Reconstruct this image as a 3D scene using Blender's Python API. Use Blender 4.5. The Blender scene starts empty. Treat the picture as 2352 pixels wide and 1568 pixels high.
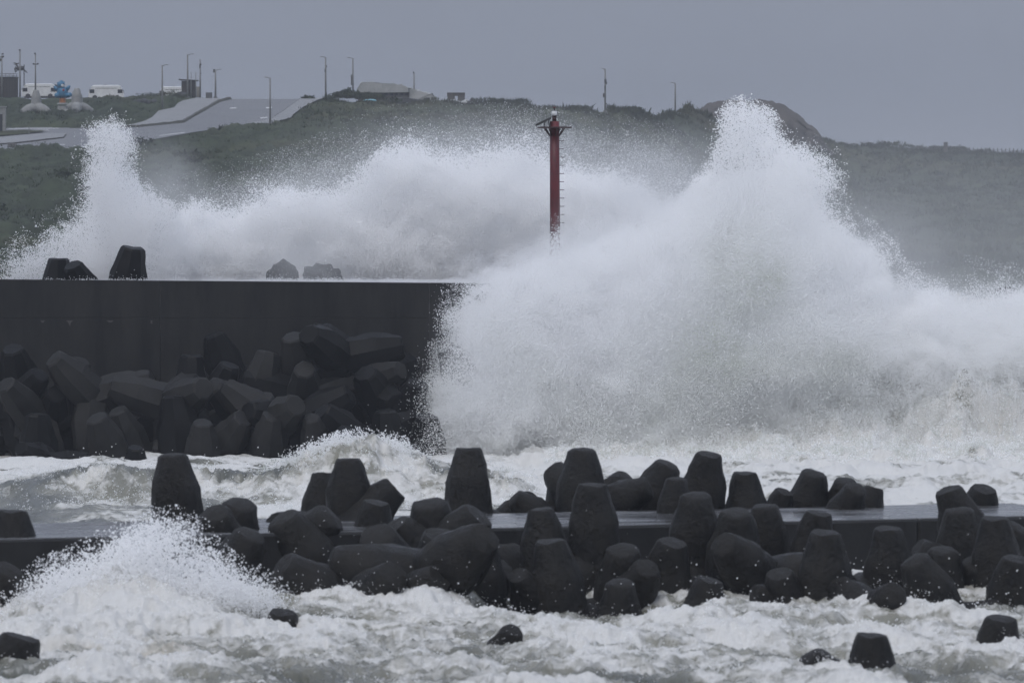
import bpy, bmesh, math, random
import numpy as np
from mathutils import Vector, Matrix, Quaternion

# ------------------------------------------------------------------ camera, sky, sun, exposure
scn = bpy.context.scene
COL = scn.collection
random.seed(7)
RNG = np.random.default_rng(11)

CAM_H = 6.6            # camera height above the sea, metres
FPX = 2352 * 200 / 36  # focal length in pixels of a 2352 px wide frame (200 mm lens)
PITCH = math.atan(154 / FPX)

cam_data = bpy.data.cameras.new('camera')
cam_data.lens = 200
cam_data.sensor_width = 36
cam_data.clip_start = 1
cam_data.clip_end = 20000
cam_data.dof.use_dof = True
cam_data.dof.focus_distance = 260
cam_data.dof.aperture_fstop = 3.5
cam = bpy.data.objects.new('camera', cam_data)
cam.location = (0, 0, CAM_H)
cam.rotation_euler = (math.radians(90) - PITCH, 0, 0)
COL.objects.link(cam)
scn.camera = cam

SUN_EL, SUN_AZ = math.radians(52), math.radians(200)   # azimuth measured clockwise from +Y
world = bpy.data.worlds.new('World')
scn.world = world
world.use_nodes = True
nt = world.node_tree
nt.nodes.clear()
w_out = nt.nodes.new('ShaderNodeOutputWorld')
w_bg = nt.nodes.new('ShaderNodeBackground')
w_sky = nt.nodes.new('ShaderNodeTexSky')
w_sky.sky_type = 'NISHITA'
w_sky.sun_disc = False
w_sky.sun_elevation = SUN_EL
w_sky.sun_rotation = SUN_AZ
w_sky.dust_density = 6
w_sky.air_density = 1.5
w_tc = nt.nodes.new('ShaderNodeTexCoord')
w_sep = nt.nodes.new('ShaderNodeSeparateXYZ')
w_clamp = nt.nodes.new('ShaderNodeMath'); w_clamp.operation = 'MAXIMUM'; w_clamp.inputs[1].default_value = 0
w_ma = nt.nodes.new('ShaderNodeMath'); w_ma.operation = 'MULTIPLY_ADD'
w_ma.inputs[1].default_value = 2.3; w_ma.inputs[2].default_value = 1.0      # overcast sky: L = Lh (1 + 2.3 sin el)
w_col = nt.nodes.new('ShaderNodeVectorMath'); w_col.operation = 'SCALE'
w_col.inputs[0].default_value = (2.28, 2.54, 3.18)
w_mix = nt.nodes.new('ShaderNodeMix'); w_mix.data_type = 'RGBA'; w_mix.inputs[0].default_value = 0.93
nt.links.new(w_tc.outputs['Generated'], w_sep.inputs[0])
nt.links.new(w_sep.outputs['Z'], w_clamp.inputs[0])
nt.links.new(w_clamp.outputs[0], w_ma.inputs[0])
nt.links.new(w_ma.outputs[0], w_col.inputs['Scale'])
nt.links.new(w_sky.outputs[0], w_mix.inputs[6])
nt.links.new(w_col.outputs[0], w_mix.inputs[7])
# faint unevenness of the cloud sheet
w_nz = nt.nodes.new('ShaderNodeTexNoise'); w_nz.inputs['Scale'].default_value = 5.0; w_nz.inputs['Detail'].default_value = 4
w_mp = nt.nodes.new('ShaderNodeMapping'); w_mp.inputs['Scale'].default_value = (1.0, 1.0, 3.5)
nt.links.new(w_tc.outputs['Generated'], w_mp.inputs['Vector']); nt.links.new(w_mp.outputs[0], w_nz.inputs['Vector'])
w_mr = nt.nodes.new('ShaderNodeMapRange'); w_mr.inputs['From Min'].default_value = 0.3; w_mr.inputs['From Max'].default_value = 0.7
w_mr.inputs['To Min'].default_value = 0.93; w_mr.inputs['To Max'].default_value = 1.05
nt.links.new(w_nz.outputs['Fac'], w_mr.inputs['Value'])
w_sc = nt.nodes.new('ShaderNodeVectorMath'); w_sc.operation = 'SCALE'
nt.links.new(w_mix.outputs[2], w_sc.inputs[0]); nt.links.new(w_mr.outputs[0], w_sc.inputs['Scale'])
nt.links.new(w_sc.outputs[0], w_bg.inputs['Color'])
w_bg.inputs['Strength'].default_value = 0.1
nt.links.new(w_bg.outputs[0], w_out.inputs['Surface'])

sun_data = bpy.data.lights.new('sun', 'SUN')
sun_data.energy = 1.05
sun_data.angle = math.radians(40)
sun_data.color = (1.0, 0.97, 0.93)
sun = bpy.data.objects.new('sun', sun_data)
sun.rotation_euler = Vector((-math.sin(SUN_AZ) * math.cos(SUN_EL), -math.cos(SUN_AZ) * math.cos(SUN_EL),
                             -math.sin(SUN_EL))).to_track_quat('-Z', 'Y').to_euler()
sun.location = (0, 0, 80)
COL.objects.link(sun)

scn.view_settings.view_transform = 'Standard'
scn.view_settings.look = 'None'
scn.view_settings.exposure = 0.0
scn.view_settings.gamma = 1.0
scn.view_settings.use_curve_mapping = False
scn.render.engine = 'CYCLES'
cy = scn.cycles
cy.max_bounces = 16
cy.diffuse_bounces = 11
cy.glossy_bounces = 3
cy.transmission_bounces = 11
cy.volume_bounces = 3
cy.use_denoising = True
cy.use_adaptive_sampling = True
cy.adaptive_threshold = 0.03
cy.adaptive_min_samples = 16
cy.volume_step_rate = 2.0
cy.volume_max_steps = 128

# ------------------------------------------------------------------ helpers
def at(x, y, D):
    """World point at distance D (metres along +Y) that is seen at (x, y) in a 2352 x 1568 frame."""
    dx, up = x - 1176.0, 784.0 - y
    c, s = math.cos(PITCH), math.sin(PITCH)
    Y = up * s + FPX * c
    Z = up * c - FPX * s
    return Vector((dx * D / Y, D, CAM_H + Z * D / Y))

def at_np(x, y, D):
    dx, up = x - 1176.0, 784.0 - y
    c, s = math.cos(PITCH), math.sin(PITCH)
    Y = up * s + FPX * c
    Z = up * c - FPX * s
    return dx * D / Y, D, CAM_H + Z * D / Y

def px_of(X, D):
    return 1176.0 + X / D * FPX

def smooth01(t):
    t = np.clip(t, 0, 1)
    return t * t * (3 - 2 * t)

def tag(o, label=None, cat=None, group=None, kind=None):
    if label: o['label'] = label
    if cat: o['category'] = cat
    if group: o['group'] = group
    if kind: o['kind'] = kind
    return o

def link(name, me, mat=None, parent=None):
    o = bpy.data.objects.new(name, me)
    if mat is not None and me is not None and len(me.materials) == 0:
        me.materials.append(mat)
    COL.objects.link(o)
    if parent is not None:
        o.parent = parent
    return o

def empty(name, loc, rz=0.0):
    o = bpy.data.objects.new(name, None)
    o.location = loc
    o.rotation_euler = (0, 0, rz)
    o.empty_display_size = 0.2
    COL.objects.link(o)
    return o

def shade_smooth(me, on=True):
    me.polygons.foreach_set('use_smooth', [on] * len(me.polygons))

class MB:
    """Collects simple shapes into one mesh."""
    def __init__(self):
        self.bm = bmesh.new()
    def box(self, c, s, rot=None, taper=1.0, bevel=0.0):
        r = bmesh.ops.create_cube(self.bm, size=1)
        vs = r['verts']
        for v in vs:
            k = taper if v.co.z > 0 else 1.0
            v.co = Vector((v.co.x * s[0] * k, v.co.y * s[1] * k, v.co.z * s[2]))
        if bevel:
            es = list({e for v in vs for e in v.link_edges})
            rr = bmesh.ops.bevel(self.bm, geom=es, offset=bevel, segments=1, affect='EDGES', clamp_overlap=True)
            vs = list({v for f in rr['faces'] for v in f.verts} | {v for v in vs if v.is_valid})
        m = Matrix.Translation(c)
        if rot is not None:
            m = m @ rot
        bmesh.ops.transform(self.bm, matrix=m, verts=vs)
        return self
    def tube(self, pts, radii, n=8, cap=True):
        rings = []
        for i, p in enumerate(pts):
            p = Vector(p)
            a = Vector(pts[max(i - 1, 0)]); b = Vector(pts[min(i + 1, len(pts) - 1)])
            d = (b - a).normalized()
            ref = Vector((0, 0, 1)) if abs(d.z) < 0.95 else Vector((1, 0, 0))
            u = d.cross(ref).normalized(); w = d.cross(u).normalized()
            r = radii[i] if hasattr(radii, '__len__') else radii
            rings.append([self.bm.verts.new(p + u * (r * math.cos(2 * math.pi * k / n)) + w * (r * math.sin(2 * math.pi * k / n)))
                          for k in range(n)])
        for i in range(len(rings) - 1):
            for k in range(n):
                self.bm.faces.new((rings[i][k], rings[i][(k + 1) % n], rings[i + 1][(k + 1) % n], rings[i + 1][k]))
        if cap:
            self.bm.faces.new(rings[0]); self.bm.faces.new(rings[-1])
        return self
    def blob(self, c, r, sub=2, rough=0.0, seed=0):
        rr = bmesh.ops.create_icosphere(self.bm, subdivisions=sub, radius=1)
        rnd = random.Random(seed)
        ph = [rnd.uniform(0, 6.3) for _ in range(6)]
        for v in rr['verts']:
            d = v.co.normalized()
            k = 1 + rough * (math.sin(3.1 * d.x + ph[0]) * math.sin(2.7 * d.y + ph[1]) + 0.6 * math.sin(5.3 * d.z + ph[2] + 2 * d.x)
                             + 0.4 * math.sin(9 * d.x + ph[3]) * math.sin(8 * d.z + ph[4]))
            v.co = Vector((d.x * r[0] * k, d.y * r[1] * k, d.z * r[2] * k)) + Vector(c)
        return self
    def build(self, name, mat, parent=None, smooth=False):
        bmesh.ops.recalc_face_normals(self.bm, faces=self.bm.faces)
        me = bpy.data.meshes.new(name)
        self.bm.to_mesh(me); self.bm.free()
        if smooth: shade_smooth(me)
        return link(name, me, mat, parent)

def grid_mesh(name, P, mask=None):
    """P: (rows, cols, 3) array -> mesh of quads."""
    R, C = P.shape[:2]
    me = bpy.data.meshes.new(name)
    idx = np.arange(R * C).reshape(R, C)
    q = np.stack([idx[:-1, :-1], idx[:-1, 1:], idx[1:, 1:], idx[1:, :-1]], -1)
    if mask is not None:
        q = q[mask]
    q = q.reshape(-1, 4)
    me.vertices.add(R * C)
    me.vertices.foreach_set('co', P.reshape(-1).astype(np.float32))
    me.loops.add(q.size)
    me.loops.foreach_set('vertex_index', q.reshape(-1).astype(np.int32))
    me.polygons.add(len(q))
    me.polygons.foreach_set('loop_start', (np.arange(len(q)) * 4).astype(np.int32))
    me.polygons.foreach_set('use_smooth', np.ones(len(q), bool))
    me.update(calc_edges=True)
    return me

def float_attr(me, name, arr):
    a = me.attributes.new(name, 'FLOAT', 'POINT')
    a.data.foreach_set('value', np.ascontiguousarray(arr, np.float32).reshape(-1))

# periodic fractal noise, made once in the frequency domain
def fft_noise(shape, beta, seed, lo=1.0):
    rng = np.random.default_rng(seed)
    f = np.fft.rfftn(rng.standard_normal(shape).astype(np.float32))
    ks = [np.fft.fftfreq(n) * n for n in shape[:-1]] + [np.fft.rfftfreq(shape[-1]) * shape[-1]]
    k2 = 0
    for i, k in enumerate(ks):
        sh = [1] * len(shape); sh[i] = -1
        k2 = k2 + (k.reshape(sh)) ** 2
    amp = np.where(k2 >= lo * lo, np.power(np.maximum(k2, 1e-9), -beta / 2), 0)
    g = np.fft.irfftn(f * amp, s=shape)
    g -= g.mean(); g /= g.std()
    return g.astype(np.float32)

N2A = fft_noise((1024, 1024), 1.9, 1, 3)
N2B = fft_noise((1024, 1024), 1.5, 2, 6)
N2C = fft_noise((1024, 1024), 2.1, 3, 4)
N2H = fft_noise((1024, 1024), 2.35, 9, 5)
N3A = fft_noise((128, 128, 128), 2.4, 4, 2)
N3B = fft_noise((128, 128, 128), 2.1, 5, 4)
N3C = fft_noise((128, 128, 128), 2.6, 6, 5)

def n2(F, u, v):
    """bilinear lookup, u/v in tile units"""
    n = F.shape[0]
    u = (u % 1.0) * n; v = (v % 1.0) * n
    i = np.floor(u).astype(np.int32); j = np.floor(v).astype(np.int32)
    fu = (u - i).astype(np.float32); fv = (v - j).astype(np.float32)
    i %= n; j %= n; i1 = (i + 1) % n; j1 = (j + 1) % n
    return (F[i, j] * (1 - fu) * (1 - fv) + F[i1, j] * fu * (1 - fv) + F[i, j1] * (1 - fu) * fv + F[i1, j1] * fu * fv)

def n3(F, x, y, z):
    """nearest lookup with sub-cell jitter, tile units"""
    n = F.shape[0]
    j = RNG.random(x.shape, dtype=np.float32) - 0.5
    i = np.floor((x % 1.0) * n + j).astype(np.int32) % n
    k = np.floor((y % 1.0) * n + j).astype(np.int32) % n
    l = np.floor((z % 1.0) * n + j).astype(np.int32) % n
    return F[i, k, l]

# ------------------------------------------------------------------ materials
def new_mat(name):
    m = bpy.data.materials.new(name)
    m.use_nodes = True
    return m, m.node_tree, m.node_tree.nodes['Principled BSDF']

def mat(name, c1, c2=None, rough=0.7, scale=3.0, bump=0.0, bscale=None, spec=0.5, rough2=None, metal=0.0, detail=6, stretch=None):
    m, t, p = new_mat(name)
    p.inputs['Roughness'].default_value = rough
    p.inputs['Specular IOR Level'].default_value = spec
    p.inputs['Metallic'].default_value = metal
    p.inputs['Base Color'].default_value = (*c1, 1)
    tc = t.nodes.new('ShaderNodeTexCoord')
    src = tc.outputs['Object']
    if stretch:
        mp = t.nodes.new('ShaderNodeMapping'); mp.inputs['Scale'].default_value = stretch
        t.links.new(src, mp.inputs['Vector']); src = mp.outputs[0]
    if c2 is not None:
        nz = t.nodes.new('ShaderNodeTexNoise')
        nz.inputs['Scale'].default_value = scale
        nz.inputs['Detail'].default_value = detail
        nz.inputs['Roughness'].default_value = 0.65
        t.links.new(src, nz.inputs['Vector'])
        cr = t.nodes.new('ShaderNodeValToRGB')
        cr.color_ramp.elements[0].position = 0.34; cr.color_ramp.elements[0].color = (*c1, 1)
        cr.color_ramp.elements[1].position = 0.66; cr.color_ramp.elements[1].color = (*c2, 1)
        t.links.new(nz.outputs['Fac'], cr.inputs['Fac'])
        t.links.new(cr.outputs['Color'], p.inputs['Base Color'])
        if rough2 is not None:
            mr = t.nodes.new('ShaderNodeMapRange')
            mr.inputs['From Min'].default_value = 0.35; mr.inputs['From Max'].default_value = 0.65
            mr.inputs['To Min'].default_value = rough; mr.inputs['To Max'].default_value = rough2
            t.links.new(nz.outputs['Fac'], mr.inputs['Value'])
            t.links.new(mr.outputs[0], p.inputs['Roughness'])
    if bump:
        nb = t.nodes.new('ShaderNodeTexNoise')
        nb.inputs['Scale'].default_value = bscale or scale * 4
        nb.inputs['Detail'].default_value = 8
        nb.inputs['Roughness'].default_value = 0.7
        t.links.new(src, nb.inputs['Vector'])
        bp = t.nodes.new('ShaderNodeBump')
        bp.inputs['Strength'].default_value = 1.0
        bp.inputs['Distance'].default_value = bump
        t.links.new(nb.outputs['Fac'], bp.inputs['Height'])
        t.links.new(bp.outputs[0], p.inputs['Normal'])
    return m

M = {}
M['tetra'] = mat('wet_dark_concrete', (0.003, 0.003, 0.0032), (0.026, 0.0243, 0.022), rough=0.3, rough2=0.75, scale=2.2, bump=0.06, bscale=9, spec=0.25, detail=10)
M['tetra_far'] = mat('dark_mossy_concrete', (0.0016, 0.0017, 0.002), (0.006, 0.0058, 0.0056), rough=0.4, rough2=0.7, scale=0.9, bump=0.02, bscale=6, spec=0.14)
M['tetra_pale'] = mat('pale_patched_concrete', (0.003, 0.003, 0.003), (0.027, 0.026, 0.0245), rough=0.5, rough2=0.8, scale=0.8, bump=0.02, bscale=6, spec=0.25)
M['tetra_grey'] = mat('pale_dry_concrete', (0.20, 0.205, 0.20), (0.30, 0.30, 0.29), rough=0.85, scale=2, bump=0.02)
M['rock'] = mat('grey_rock', (0.02, 0.02, 0.021), (0.045, 0.045, 0.045), rough=0.8, scale=1.5, bump=0.15, bscale=3)
M['wall'] = mat('wet_wall_concrete', (0.004, 0.0042, 0.0048), (0.024, 0.0235, 0.0225), rough=0.5, rough2=0.8, scale=1.1, bump=0.012, spec=0.25, stretch=(1, 1, 0.22), detail=9)
M['wall_top'] = mat('wet_deck_concrete', (0.03, 0.03, 0.032), (0.05, 0.05, 0.05), rough=0.12, rough2=0.3, scale=0.8, bump=0.01, bscale=3)
M['stain'] = mat('lime_stain', (0.085, 0.08, 0.077), (0.03, 0.03, 0.03), rough=0.8, scale=8)
M['streak'] = mat('pale_streak', (0.035, 0.035, 0.036), (0.06, 0.06, 0.06), rough=0.7, scale=6)
M['scrub'] = mat('dark_scrub', (0.016, 0.026, 0.012), (0.034, 0.046, 0.022), rough=0.9, scale=0.6, spec=0.1)
M['platform'] = mat('wet_slab', (0.03, 0.03, 0.032), (0.15, 0.152, 0.158), rough=0.10, rough2=0.35, scale=0.7, bump=0.003, bscale=1.2, spec=0.6, stretch=(0.5, 1, 1))
M['platform_side'] = mat('slab_side', (0.010, 0.010, 0.0105), (0.018, 0.018, 0.018), rough=0.6, scale=1.2, bump=0.02, spec=0.3)
M['red'] = mat('red_beacon_paint', (0.16, 0.012, 0.018), (0.075, 0.012, 0.015), rough=0.45, scale=1.4, bump=0.003, detail=9, stretch=(2, 2, 0.8))
M['darkred'] = mat('dark_red_steel', (0.05, 0.012, 0.012), (0.03, 0.012, 0.012), rough=0.5, scale=5)
M['darksteel'] = mat('dark_steel', (0.03, 0.03, 0.03), (0.05, 0.045, 0.04), rough=0.5, scale=5)
M['white'] = mat('white_paint', (0.62, 0.62, 0.62), (0.75, 0.75, 0.74), rough=0.4, scale=2)
M['lens'] = mat('lantern_housing', (0.66, 0.68, 0.70), (0.74, 0.75, 0.76), rough=0.25, scale=9)
M['solar'] = mat('solar_glass', (0.02, 0.025, 0.04), (0.03, 0.035, 0.05), rough=0.08, scale=8, spec=0.8)
M['pole'] = mat('galvanised_pole', (0.16, 0.16, 0.155), (0.22, 0.22, 0.21), rough=0.6, scale=3, metal=0.0)
M['glass'] = mat('dark_glass', (0.02, 0.022, 0.026), (0.03, 0.03, 0.033), rough=0.15, scale=3)
M['black'] = mat('black_trim', (0.02, 0.02, 0.02), (0.03, 0.03, 0.03), rough=0.7, scale=3)
M['shed'] = mat('dark_timber', (0.035, 0.032, 0.03), (0.06, 0.055, 0.05), rough=0.85, scale=3, stretch=(1, 1, 6))
M['beige'] = mat('beige_cabinet', (0.33, 0.30, 0.25), (0.38, 0.35, 0.30), rough=0.8, scale=2)
M['box'] = mat('weathered_box', (0.07, 0.072, 0.075), (0.11, 0.11, 0.11), rough=0.85, scale=3)
M['asphalt'] = mat('wet_asphalt', (0.12, 0.122, 0.128), (0.17, 0.172, 0.178), rough=0.5, rough2=0.7, scale=0.08, spec=0.5, detail=8)
M['paving'] = mat('pale_paving', (0.19, 0.192, 0.195), (0.235, 0.235, 0.235), rough=0.6, scale=0.15, detail=8)
M['marking'] = mat('road_marking', (0.55, 0.55, 0.55), (0.7, 0.7, 0.7), rough=0.6, scale=0.8)
M['kerb'] = mat('grassy_kerb', (0.055, 0.055, 0.045), (0.085, 0.085, 0.07), rough=0.9, scale=0.6)
M['tarp'] = mat('grey_tarpaulin', (0.27, 0.28, 0.275), (0.42, 0.42, 0.41), rough=0.7, scale=0.5, bump=0.15, bscale=0.9)
M['darktarp'] = mat('dark_tarpaulin', (0.03, 0.033, 0.036), (0.06, 0.063, 0.066), rough=0.7, scale=0.7, bump=0.1, bscale=1.5)
M['cyan'] = mat('pale_blue_hull', (0.22, 0.50, 0.62), (0.28, 0.56, 0.66), rough=0.35, scale=1)
M['pillbox'] = mat('old_brick_concrete', (0.07, 0.065, 0.062), (0.115, 0.11, 0.10), rough=0.9, scale=1.2, bump=0.05)
M['blue'] = mat('blue_statue_paint', (0.02, 0.13, 0.24), (0.03, 0.16, 0.29), rough=0.5, scale=2)
M['orange'] = mat('orange_spring_paint', (0.5, 0.19, 0.05), (0.45, 0.16, 0.04), rough=0.5, scale=2)
M['pinkred'] = mat('red_patch_paint', (0.28, 0.03, 0.05), (0.24, 0.03, 0.05), rough=0.5, scale=2)
M['cliff'] = mat('brown_rock', (0.06, 0.052, 0.046), (0.10, 0.085, 0.072), rough=0.9, scale=0.25, bump=0.5, bscale=0.5)

def grass_mat():
    m, t, p = new_mat('hill_grass')
    tc = t.nodes.new('ShaderNodeTexCoord')
    n1 = t.nodes.new('ShaderNodeTexNoise'); n1.inputs['Scale'].default_value = 0.028; n1.inputs['Detail'].default_value = 9; n1.inputs['Roughness'].default_value = 0.6
    n2_ = t.nodes.new('ShaderNodeTexNoise'); n2_.inputs['Scale'].default_value = 0.3; n2_.inputs['Detail'].default_value = 6; n2_.inputs['Roughness'].default_value = 0.7
    t.links.new(tc.outputs['Object'], n1.inputs['Vector']); t.links.new(tc.outputs['Object'], n2_.inputs['Vector'])
    r1 = t.nodes.new('ShaderNodeValToRGB')
    e = r1.color_ramp.elements
    e[0].position = 0.36; e[0].color = (0.031, 0.041, 0.025, 1)
    e[1].position = 0.66; e[1].color = (0.060, 0.062, 0.034, 1)
    x = r1.color_ramp.elements.new(0.52); x.color = (0.042, 0.053, 0.030, 1)
    t.links.new(n1.outputs['Fac'], r1.inputs['Fac'])
    r2 = t.nodes.new('ShaderNodeMapRange'); r2.inputs['From Min'].default_value = 0.3; r2.inputs['From Max'].default_value = 0.7
    r2.inputs['To Min'].default_value = 0.35; r2.inputs['To Max'].default_value = 1.6
    t.links.new(n2_.outputs['Fac'], r2.inputs['Value'])
    mul = t.nodes.new('ShaderNodeVectorMath'); mul.operation = 'SCALE'
    t.links.new(r1.outputs['Color'], mul.inputs[0]); t.links.new(r2.outputs[0], mul.inputs['Scale'])
    t.links.new(mul.outputs[0], p.inputs['Base Color'])
    p.inputs['Roughness'].default_value = 0.9
    p.inputs['Specular IOR Level'].default_value = 0.15
    return m
M['grass'] = grass_mat()

def sea_mat():
    m, t, p = new_mat('sea_water_and_foam')
    tc = t.nodes.new('ShaderNodeTexCoord')
    at_ = t.nodes.new('ShaderNodeAttribute'); at_.attribute_name = 'foam'
    ag = t.nodes.new('ShaderNodeAttribute'); ag.attribute_name = 'sand'
    mp = t.nodes.new('ShaderNodeMapping'); mp.inputs['Scale'].default_value = (1.0, 0.42, 1.0)
    t.links.new(tc.outputs['Object'], mp.inputs['Vector'])
    n1 = t.nodes.new('ShaderNodeTexNoise'); n1.inputs['Scale'].default_value = 2.6; n1.inputs['Detail'].default_value = 9; n1.inputs['Roughness'].default_value = 0.62
    n1.inputs['Distortion'].default_value = 0.9
    t.links.new(mp.outputs[0], n1.inputs['Vector'])
    # foam where the attribute plus the noise passes a threshold
    add = t.nodes.new('ShaderNodeMath'); add.operation = 'MULTIPLY_ADD'; add.inputs[1].default_value = 1.5
    t.links.new(n1.outputs['Fac'], add.inputs[0])
    mp2 = t.nodes.new('ShaderNodeMapping'); mp2.inputs['Scale'].default_value = (0.30, 0.95, 1.0); mp2.inputs['Rotation'].default_value = (0, 0, 0.5)
    t.links.new(tc.outputs['Object'], mp2.inputs['Vector'])
    ns = t.nodes.new('ShaderNodeTexNoise'); ns.inputs['Scale'].default_value = 1.5; ns.inputs['Detail'].default_value = 7; ns.inputs['Roughness'].default_value = 0.6; ns.inputs['Distortion'].default_value = 1.4
    t.links.new(mp2.outputs[0], ns.inputs['Vector'])
    st = t.nodes.new('ShaderNodeMath'); st.operation = 'MULTIPLY_ADD'; st.inputs[1].default_value = 1.3; st.inputs[2].default_value = -0.65
    t.links.new(ns.outputs['Fac'], st.inputs[0])
    sa = t.nodes.new('ShaderNodeMath'); sa.operation = 'ADD'
    t.links.new(st.outputs[0], sa.inputs[0]); t.links.new(at_.outputs['Fac'], sa.inputs[1])
    t.links.new(sa.outputs[0], add.inputs[2])
    mr = t.nodes.new('ShaderNodeMapRange'); mr.interpolation_type = 'SMOOTHSTEP'
    mr.inputs['From Min'].default_value = 0.92; mr.inputs['From Max'].default_value = 1.42
    t.links.new(add.outputs[0], mr.inputs['Value'])
    foamc = t.nodes.new('ShaderNodeMix'); foamc.data_type = 'RGBA'
    foamc.inputs[6].default_value = (0.67, 0.665, 0.64, 1); foamc.inputs[7].default_value = (0.46, 0.41, 0.32, 1)
    t.links.new(ag.outputs['Fac'], foamc.inputs[0])
    mixc = t.nodes.new('ShaderNodeMix'); mixc.data_type = 'RGBA'
    wr = t.nodes.new('ShaderNodeMapRange'); wr.inputs['From Min'].default_value = 0.0; wr.inputs['From Max'].default_value = 0.42
    t.links.new(at_.outputs['Fac'], wr.inputs['Value'])
    wc = t.nodes.new('ShaderNodeMix'); wc.data_type = 'RGBA'
    wc.inputs[6].default_value = (0.085, 0.088, 0.070, 1); wc.inputs[7].default_value = (0.27, 0.265, 0.22, 1)
    t.links.new(wr.outputs[0], wc.inputs[0]); t.links.new(wc.outputs[2], mixc.inputs[6])
    t.links.new(mr.outputs[0], mixc.inputs[0]); t.links.new(foamc.outputs[2], mixc.inputs[7])
    t.links.new(mixc.outputs[2], p.inputs['Base Color'])
    rr = t.nodes.new('ShaderNodeMapRange'); rr.inputs['To Min'].default_value = 0.16; rr.inputs['To Max'].default_value = 0.8
    t.links.new(mr.outputs[0], rr.inputs['Value']); t.links.new(rr.outputs[0], p.inputs['Roughness'])
    p.inputs['Specular IOR Level'].default_value = 0.4
    nb = t.nodes.new('ShaderNodeTexNoise'); nb.inputs['Scale'].default_value = 7; nb.inputs['Detail'].default_value = 7; nb.inputs['Roughness'].default_value = 0.7
    t.links.new(mp.outputs[0], nb.inputs['Vector'])
    hs = t.nodes.new('ShaderNodeMath'); hs.operation = 'MULTIPLY_ADD'; hs.inputs[1].default_value = 0.5
    t.links.new(mr.outputs[0], hs.inputs[0]); t.links.new(nb.outputs['Fac'], hs.inputs[2])
    bp = t.nodes.new('ShaderNodeBump'); bp.inputs['Distance'].default_value = 0.05; bp.inputs['Strength'].default_value = 1
    t.links.new(hs.outputs[0], bp.inputs['Height']); t.links.new(bp.outputs[0], p.inputs['Normal'])
    return m
M['sea'] = sea_mat()

def spray_mat():
    m = bpy.data.materials.new('sea_spray_drops'); m.use_nodes = True
    t = m.node_tree; t.nodes.clear()
    o = t.nodes.new('ShaderNodeOutputMaterial')
    d = t.nodes.new('ShaderNodeBsdfDiffuse'); tr = t.nodes.new('ShaderNodeBsdfTranslucent')
    a = t.nodes.new('ShaderNodeAttribute'); a.attribute_name = 'tint'
    c = t.nodes.new('ShaderNodeMix'); c.data_type = 'RGBA'
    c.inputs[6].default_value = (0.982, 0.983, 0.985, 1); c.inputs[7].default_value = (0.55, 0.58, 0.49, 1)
    t.links.new(a.outputs['Fac'], c.inputs[0])
    t.links.new(c.outputs[2], d.inputs['Color']); t.links.new(c.outputs[2], tr.inputs['Color'])
    mx = t.nodes.new('ShaderNodeMixShader'); mx.inputs[0].default_value = 0.5
    t.links.new(d.outputs[0], mx.inputs[1]); t.links.new(tr.outputs[0], mx.inputs[2])
    t.links.new(mx.outputs[0], o.inputs['Surface'])
    return m
M['spray'] = spray_mat()
# ------------------------------------------------------------------ the sea
def poly(xs, pts):
    p = np.array(pts, float)
    return np.interp(xs, p[:, 0], p[:, 1])

MID_D = 165.0
MID_CREST = [(-600, 1118), (0, 1120), (60, 1112), (150, 1092), (250, 1072), (350, 1078), (480, 1072), (600, 1074), (650, 1064), (700, 1040),
             (760, 1022), (810, 1012), (860, 1008), (905, 1014), (935, 1034), (1000, 1060), (1060, 1066), (1130, 1078), (1200, 1088), (1260, 1110), (1330, 1122), (2900, 1122)]
SWELL_Z = [(600, 0), (960, 0.1), (1100, 0.5), (1300, 0.9), (1500, 1.7), (1700, 2.6), (1850, 3.6), (2000, 4.6), (2120, 5.2), (2200, 5.7), (2300, 5.3), (2352, 5.5), (2800, 5.0), (3300, 3.0)]

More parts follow.
